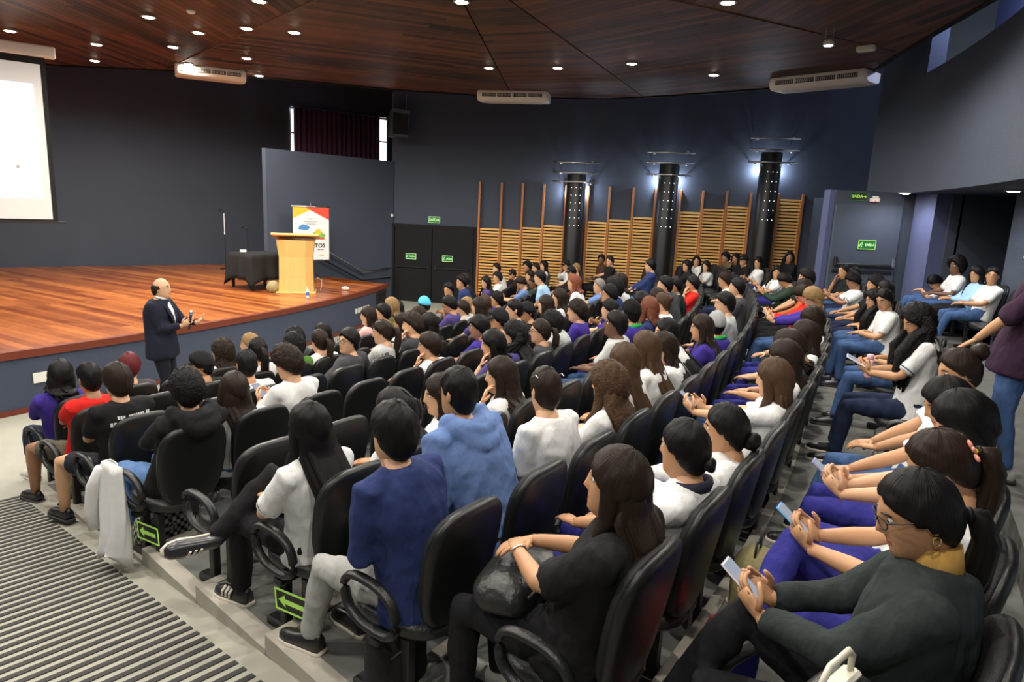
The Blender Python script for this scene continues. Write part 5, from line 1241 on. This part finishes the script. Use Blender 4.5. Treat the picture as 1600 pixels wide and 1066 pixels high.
for line in TABLE.strip().split('\n'):
    a_, lab = line.split('|'); q = a_.split(); pid, k, s = int(q[0]), int(q[1]), int(q[2]); ha, lx, ly, z = map(float, q[3:7])
    hair, hc, sk, top, sl, bot, arms, legs = q[7:15]
    ha = min(ha, WA[k]-.45/rback(k)*57.3) if k != 11 else ha
    loc = pol(rback(k)-.27, ha, ROWZ[k] if k != 11 else 1.0)
    z = min(1.42, max(.96, z)); ly = max(-.13, min(.34, ly))
    opt = dict(OPT.get(pid, {})); rnd = random.Random(pid*3+1)
    def rel(t, f=1.0):
        d = t-V((loc.x, loc.y)); h = math.degrees(atan2(d.y, d.x))-(ha+180); h = (h+540) % 360-180; return h*f
    if 'cam' in opt: opt['yaw'] = max(-80, min(80, rel(CAMXY, opt['cam'])))
    if 'yaw' not in opt: opt['yaw'] = max(-45, min(45, rel(SPK, .65)))+rnd.uniform(-12, 12)
    if 'pitch' not in opt: opt['pitch'] = rnd.uniform(-9, 3)
    lab2 = lab+', '+('under the rear soffit' if k == 11 else sector_tail(k, s))
    if len(lab2.split()) > 16: lab2 = lab+(', under rear soffit' if k == 11 else ', row %s, seat %s from aisle' % (ORD[k], ORD[s+1]))
    if len(lab2.split()) > 16: lab2 = lab+', row %s seat %s' % (ORD[k], ORD[s+1])
    PEOPLE[pid] = person((pid, loc, rad(ha+90), lx, ly, z, hair, hc, sk, top, sl, bot, arms, legs, opt), lab2)+(lab,)
# ---------------------------------------------------------------- the speaker in front of the stage
OPTS = dict(stand=.93, seat=0, group='standing people', yaw=4, pitch=2, topname='jacket', loose=.030, big=1.07, curl=.35, shoe=(.015, .012, .012), sole=False,
            arm={1: ((.02, .27, 1.18), (-.35, .75, .5), (-.9, -.2, .3), (.5, -.6, -.8)), -1: ((-.10, .40, 1.20), (.1, .75, .65), (.6, -.3, .7), (-.4, -.3, -1))})
TOPC['SU'] = (.013, .015, .028); BOTC['SU'] = (.013, .014, .022)
spk = person((900, V((SPK.x, SPK.y, 0)), rad(-2-90), 0, .03, 1.76, 'z', 'd', '1', 'SU', 'l', 'SU', 'custom', 's', OPTS), 'balding person in dark suit speaking into microphone before the stage')
T = spk[0]
m = MB(); n_ = 8
pts = [V((0, .050, 1.50)), V((0, .098, 1.44)), V((0, .145, 1.36)), V((0, .168, 1.26)), V((0, .170, 1.14))]
m.tube(pts, [(.045, .010), (.040, .012), (.030, .012), (.020, .012), (.008, .010)], 10, V((0, 1, 0))).build('dress_shirt', 'cloth', T, smooth=True, color=(.74, .74, .73))
MB().tube([V((.068*cos(a), .02+.068*sin(a), 1.515-.016*sin(a))) for a in [2*pi*i/16 for i in range(16)]], [(.006, .015)]*16, 6, V((0, 0, 1)), closed=True).build('collar', 'cloth', T, smooth=True, color=(.74, .74, .73))
for s in (-1, 1): MB().tube([V((s*.066, .035, 1.50)), V((s*.068, .115, 1.41)), V((s*.046, .172, 1.28)), V((s*.02, .187, 1.16))], [(.012, .012), (.034, .009), (.034, .009), (.010, .008)], 8, V((0, 1, 0))).build('lapel', 'cloth', T, smooth=True, color=TOPC['SU'])
Mw = Matrix.Translation(V((SPK.x, SPK.y, 0))) @ Matrix.Rotation(rad(-92), 4, 'Z')
mc = thing('microphone', 'black handheld microphone held by the speaker in suit', 'microphone'); wr = spk[4][1]
md_ = V((.0, .18, 1)).normalized(); c0 = wr+V((-.045, .065, -.035)); mx = V((1, 0, 0)); my = md_.cross(mx).normalized(); mx = my.cross(md_)
mc.matrix_world = Mw @ basis(mx, my, md_, c0)
MB().lathe([(.010, -.02), (.013, .0), (.014, .14), (.018, .17)], n=14).build('handle', 'ink', mc, smooth=True)
MB().ball((0, 0, .195), (.026, .026, .030), 14, 9).build('grille', 'steel', mc, smooth=True); MB().lathe([(.0185, .162), (.0205, .172), (.0185, .18)], n=14).build('ring', 'bottle_blue', mc)
# ---------------------------------------------------------------- standing person at the right edge
TOPC['SM'] = (.040, .018, .040)
mloc = V((3.60, 4.74, 1.0)); mh = -30.0
person((901, mloc, rad(mh+90-8), 0, -.02, 1.76, 'f', 'k', '2', 'SM', 'r', 'J', 'custom', 's', dict(stand=.94, seat=0, group='standing people', yaw=0, big=1.12, loose=.03,
       arm={-1: ((-.22, .33, .94), (-.1, .7, -.5), (0, -.2, -1), (-1, -.3, .0)), 1: ((.26, .1, .82), (0, .4, -.9), (-1, 0, 0), None)}, curl=.4)), 'person standing in dark plum shirt and jeans, leaning on a chair back')
# ---------------------------------------------------------------- apply the cloth unions, add folds
dg = bpy.context.evaluated_depsgraph_get()
for o, wr_ in REM:
    me = bpy.data.meshes.new_from_object(o.evaluated_get(dg)); old = o.data; o.modifiers.clear(); o.data = me; bpy.data.meshes.remove(old)
    n = len(me.vertices); sd = V((hash(o.name) % 97, 3.1, 7.7)); sd = V((len(o.name)*1.7, n % 13, n % 29))
    co = [0.0]*(3*n); nn = [0.0]*(3*n); me.vertices.foreach_get('co', co); me.vertex_normals.foreach_get('vector', nn)
    for i in range(0, 3*n, 3):
        x, y, z_ = co[i:i+3]; f = 1-2.2*abs(noise.noise((x*7+sd.x, y*7+sd.y, z_*4.5+sd.z))); g = noise.noise((x*19+sd.x, y*19+sd.y, z_*19)); q = wr_*(.75*f+.35*g)
        co[i] = x+nn[i]*q; co[i+1] = y+nn[i+1]*q; co[i+2] = z_+nn[i+2]*q
    me.vertices.foreach_set('co', co)
    me.polygons.foreach_set('use_smooth', [True]*len(me.polygons)); me.update()
# ---------------------------------------------------------------- prints on shirt backs
from mathutils.bvhtree import BVHTree
for pid, rows_ in ((3, [(14, .028, .0), (16, .034, -.045)]), (22, [(5, .03, .02), (5, .03, -.03), (4, .03, -.08)])):
    T, sh = PEOPLE[pid][0], PEOPLE[pid][7]; bv = BVHTree.FromPolygons([v.co for v in sh.data.vertices], [p.vertices for p in sh.data.polygons])
    zs = max(v.co.z for v in sh.data.vertices); m = MB(); rn = random.Random(pid)
    for n, sz, dz in rows_:
        L = n*sz*.62
        for i in range(n):
            if rn.random() < .12: continue
            x = -L/2+L*(i+.5)/n; z = zs-.115+dz; w_ = sz*.22; h = sz*.5*rn.uniform(.8, 1)
            ps = []
            for dx, dzz in ((-w_, -h), (w_, -h), (w_, h), (-w_, h)):
                hit = bv.ray_cast(V((x+dx, -1.2, z+dzz)), V((0, 1, 0)))
                if hit[0] is None: break
                ps.append(hit[0]+V((0, -.003, 0)))
            if len(ps) == 4: m.add(ps, [(0, 1, 2, 3)])
    if m.f: m.build('back_print', 'print_white' if pid == 3 else 'ink', T)
# ---------------------------------------------------------------- phones and tablets in hands
plain('phone_body', (.02, .02, .022), .25); plain('phone_white_body', (.78, .74, .80), .3); plain('phone_blue_body', (.18, .45, .85), .35); plain('phone_purple_body', (.35, .30, .55), .3)
plain('phone_screen', (.05, .06, .08), .15, emit=(.45, .5, .6), es=.35)
for T, mid, sz, kind, lab, tilt in PHONES:
    nm = 'tablet' if kind == 'tablet' else 'phone'; bm = {'phone_white': 'phone_white_body', 'phone_blue': 'phone_blue_body', 'phone_purple': 'phone_purple_body', 'tablet': 'phone_white_body'}.get(kind, 'phone_body')
    who = lab.split(',')[0]; L = ('white tablet' if kind == 'tablet' else {'phone_white': 'white phone', 'phone_blue': 'light blue phone', 'phone_purple': 'purple phone'}.get(kind, 'dark phone'))+' held by '+lab
    L = ' '.join(L.split()[:16]).rstrip(',')
    t = thing(nm, L, nm); Mw = Matrix.Translation(T.location) @ Matrix.Rotation(T.rotation_euler.z, 4, 'Z')
    t.matrix_world = Mw @ Matrix.Translation(mid) @ Matrix.Rotation(tilt, 4, 'X')
    MB().rbox((0, 0, 0), sz, .004).build('case', bm, t); MB().box((0, -sz[1]/2-.0008, 0), (sz[0]*.9, .0012, sz[2]*.92)).build('screen', 'phone_screen', t)
    if nm == 'phone': MB().rbox((sz[0]*.25, sz[1]/2+.001, sz[2]*.36), (.026, .003, .03), .001).build('camera_bump', 'screen_glass', t)
# ---------------------------------------------------------------- bags, jacket and other belongings
def at(k, a, r_, z): return pol(r_, a, z)
def local(k, j, x, y, z):
    a = seat_ang(k, j); o = pol(rback(k)-.27, a, ROWZ[k]); return o+Matrix.Rotation(rad(a+90), 3, 'Z') @ V((x, y, z))
def seatrz(k, j): return rad(seat_ang(k, j)+90)
def softbag(name, label, cat, loc, rz, d, mat, amp=.02, seed=1, straps=True, top=.7):
    t = thing(name, label, cat, loc, rz); m = MB(); n, kk = 20, 10; vs = []; fs = []
    for i in range(kk):
        z = i/(kk-1); sc = (.82+.5*z-.62*z*z)*(1 if z < .9 else .75)
        for j in range(n):
            a = 2*pi*j/n; e = 2/2.8; x = d[0]/2*abs(cos(a))**e*math.copysign(1, cos(a)); y = d[1]/2*abs(sin(a))**e*math.copysign(1, sin(a))
            p = V((x*sc*1.1, y*sc*1.1, z*d[2])); p += p.normalized()*amp*noise.noise(p*9+V((seed, 0, 0))); vs.append(p)
    for i in range(kk-1):
        for j in range(n): q = (j+1) % n; fs.append((i*n+j, i*n+q, i*n+n+q, i*n+n+j))
    fs += [tuple(range(n-1, -1, -1)), tuple(range((kk-1)*n, kk*n))]
    m.add(vs, fs).build('body', mat, t, smooth=True)
    if straps: MB().tube([(-d[0]*.2, 0, d[2]*.97), (-d[0]*.15, 0, d[2]*1.15), (d[0]*.15, 0, d[2]*1.15), (d[0]*.2, 0, d[2]*.97)], [(.012, .006)]*4, 6).build('handle', 'leather_black', t, smooth=True)
    MB().tube([(-d[0]*.38, -d[1]*.42, d[2]*.72), (0, -d[1]*.52, d[2]*.80), (d[0]*.38, -d[1]*.42, d[2]*.72)], .005, 5, ref=(0, 0, 1)).build('zipper', 'steel', t)
    return t
softbag('backpack', 'black backpack on the terrace under the seventh row end chair', 'backpack', local(7, 0, -.12, .02, 0), seatrz(7, 0), (.30, .20, .40), 'black_cloth')
softbag('tote_bag', 'black and white checked bag under the fifth row', 'bag', V((-2.40, 4.47, .36)), seatrz(5, 0), (.42, .22, .26), 'checker', .012)
softbag('backpack', 'red backpack on the floor before the flower-haired person', 'backpack', local(9, 1, -.04, .56, 0), seatrz(9, 1), (.30, .22, .36), 'red_cloth')
softbag('backpack', 'khaki bag on the floor beside the red backpack', 'backpack', local(9, 2, .0, .60, 0), seatrz(9, 2), (.30, .22, .40), 'khaki_cloth', .035)
softbag('handbag', 'black quilted leather handbag on the lap of person in black', 'bag', local(8, 0, -.02, .27, .60), seatrz(8, 0)+.2, (.42, .26, .13), 'leather_black', .03, straps=False)
t = softbag('handbag', 'dark handbag with a cream handle beside the charcoal jacket', 'bag', V((.80, 1.43, 1.475)), seatrz(9, 0)-.25, (.34, .15, .24), 'leather_black', .006, straps=False)
MB().tube([(-.075, 0, .235), (-.078, 0, .29), (-.05, 0, .315), (.05, 0, .315), (.078, 0, .29), (.075, 0, .235)], [(.011, .008)]*6, 8, pt=True).build('handle', 'cream_plastic', t, smooth=True)
MB().rbox((0, 0, .243), (.20, .045, .022), .008).build('frame', 'cream_plastic', t); MB().tube([(-.13, .02, .235), (-.16, 0, .19), (-.16, -.05, .1)], .005, 6).build('chain', 'gold', t)
# white jacket hanging over the fourth row armrest
t = thing('jacket', 'white jacket hanging over the fourth row armrest at the aisle', 'jacket', local(4, 0, -.34, .10, 0), seatrz(4, 0)); m = MB(); vs = []; fs = []; n, kk = 30, 14
for i in range(kk+1):
    q = i/kk; z = .70-.62*q
    for j in range(n):
        a = 2*pi*j/n; w_ = .12+.05*q+.03*sin(q*5); th = .028+.03*q; f = 1+.28*sin(a*5+q*2)*q+.18*sin(a*9+1)
        vs.append((cos(a)*th*f*(1+.5*q)-.02*q, sin(a)*w_*(1+.06*sin(a*7+q*4))+.02*sin(q*6), z+.015*sin(a*3+q*3)*(1-q)+(.05*sin(a*2+.8) if i == kk else 0)))
for i in range(kk):
    for j in range(n): q = (j+1) % n; fs.append((i*n+j, i*n+n+j, i*n+n+q, i*n+q))
fs += [tuple(range(n)), tuple(range((kk+1)*n-1, kk*n-1, -1))]
m.add(vs, fs).build('body', 'white_cloth', t, smooth=True)
m = MB(); m.tube([(-.02, .10, .66), (-.05, .16, .52), (-.06, .19, .36), (-.05, .18, .22)], [(.03, .045), (.04, .05), (.035, .05), (.03, .045)], 12, ref=(1, 0, 0)).build('sleeve', 'white_cloth', t, smooth=True)
t = thing('thermos', 'pink bottle standing by the curly-haired person with tablet', 'bottle', local(9, 8, .10, .30, .60))
MB().lathe([(.034, 0), (.036, .02), (.036, .15), (.030, .17)], n=18).build('body', 'pink_plastic', t, smooth=True); MB().lathe([(.028, .17), (.030, .18), (.030, .215), (.024, .22)], n=16).build('lid', 'pink_plastic', t, smooth=True)
# hair flower and bracelets belong to their wearers
T, Mh = PEOPLE[123][0], PEOPLE[123][1]; m = MB()
for i in range(5):
    a = 2*pi*i/5; p = V((cos(a)*.026, 0, sin(a)*.026)); m.ball(Mh @ (V((-.055, -.10, .035))+p), (.017, .007, .010), 8, 5, 0, (Mh.to_3x3() @ Matrix.Rotation(-a, 3, 'Y')))
fl = m.build('hair_flower', 'coral', T, smooth=True); MB().ball(Mh @ V((-.055, -.107, .035)), .008, 6, 5).build('flower_centre', 'banner_yellow', fl)
for pid, s in ((114, -1), (120, 1)):
    T, W_, E_ = PEOPLE[pid][0], PEOPLE[pid][4][s], PEOPLE[pid][3][s]; u = (W_-E_).normalized(); a_ = u.cross(V((0, 0, 1))).normalized(); b_ = u.cross(a_); c = W_-u*.02
    MB().tube([c+a_*(.030*cos(q))+b_*(.027*sin(q)) for q in [2*pi*i/16 for i in range(16)]], .0045, 6, u, closed=True).build('bracelet', 'steel' if pid == 114 else 'gold', T, smooth=True)
print('objects', len(bpy.data.objects), 'tris', sum(sum(len(p.vertices)-2 for p in me.polygons) for me in bpy.data.meshes if me.users))
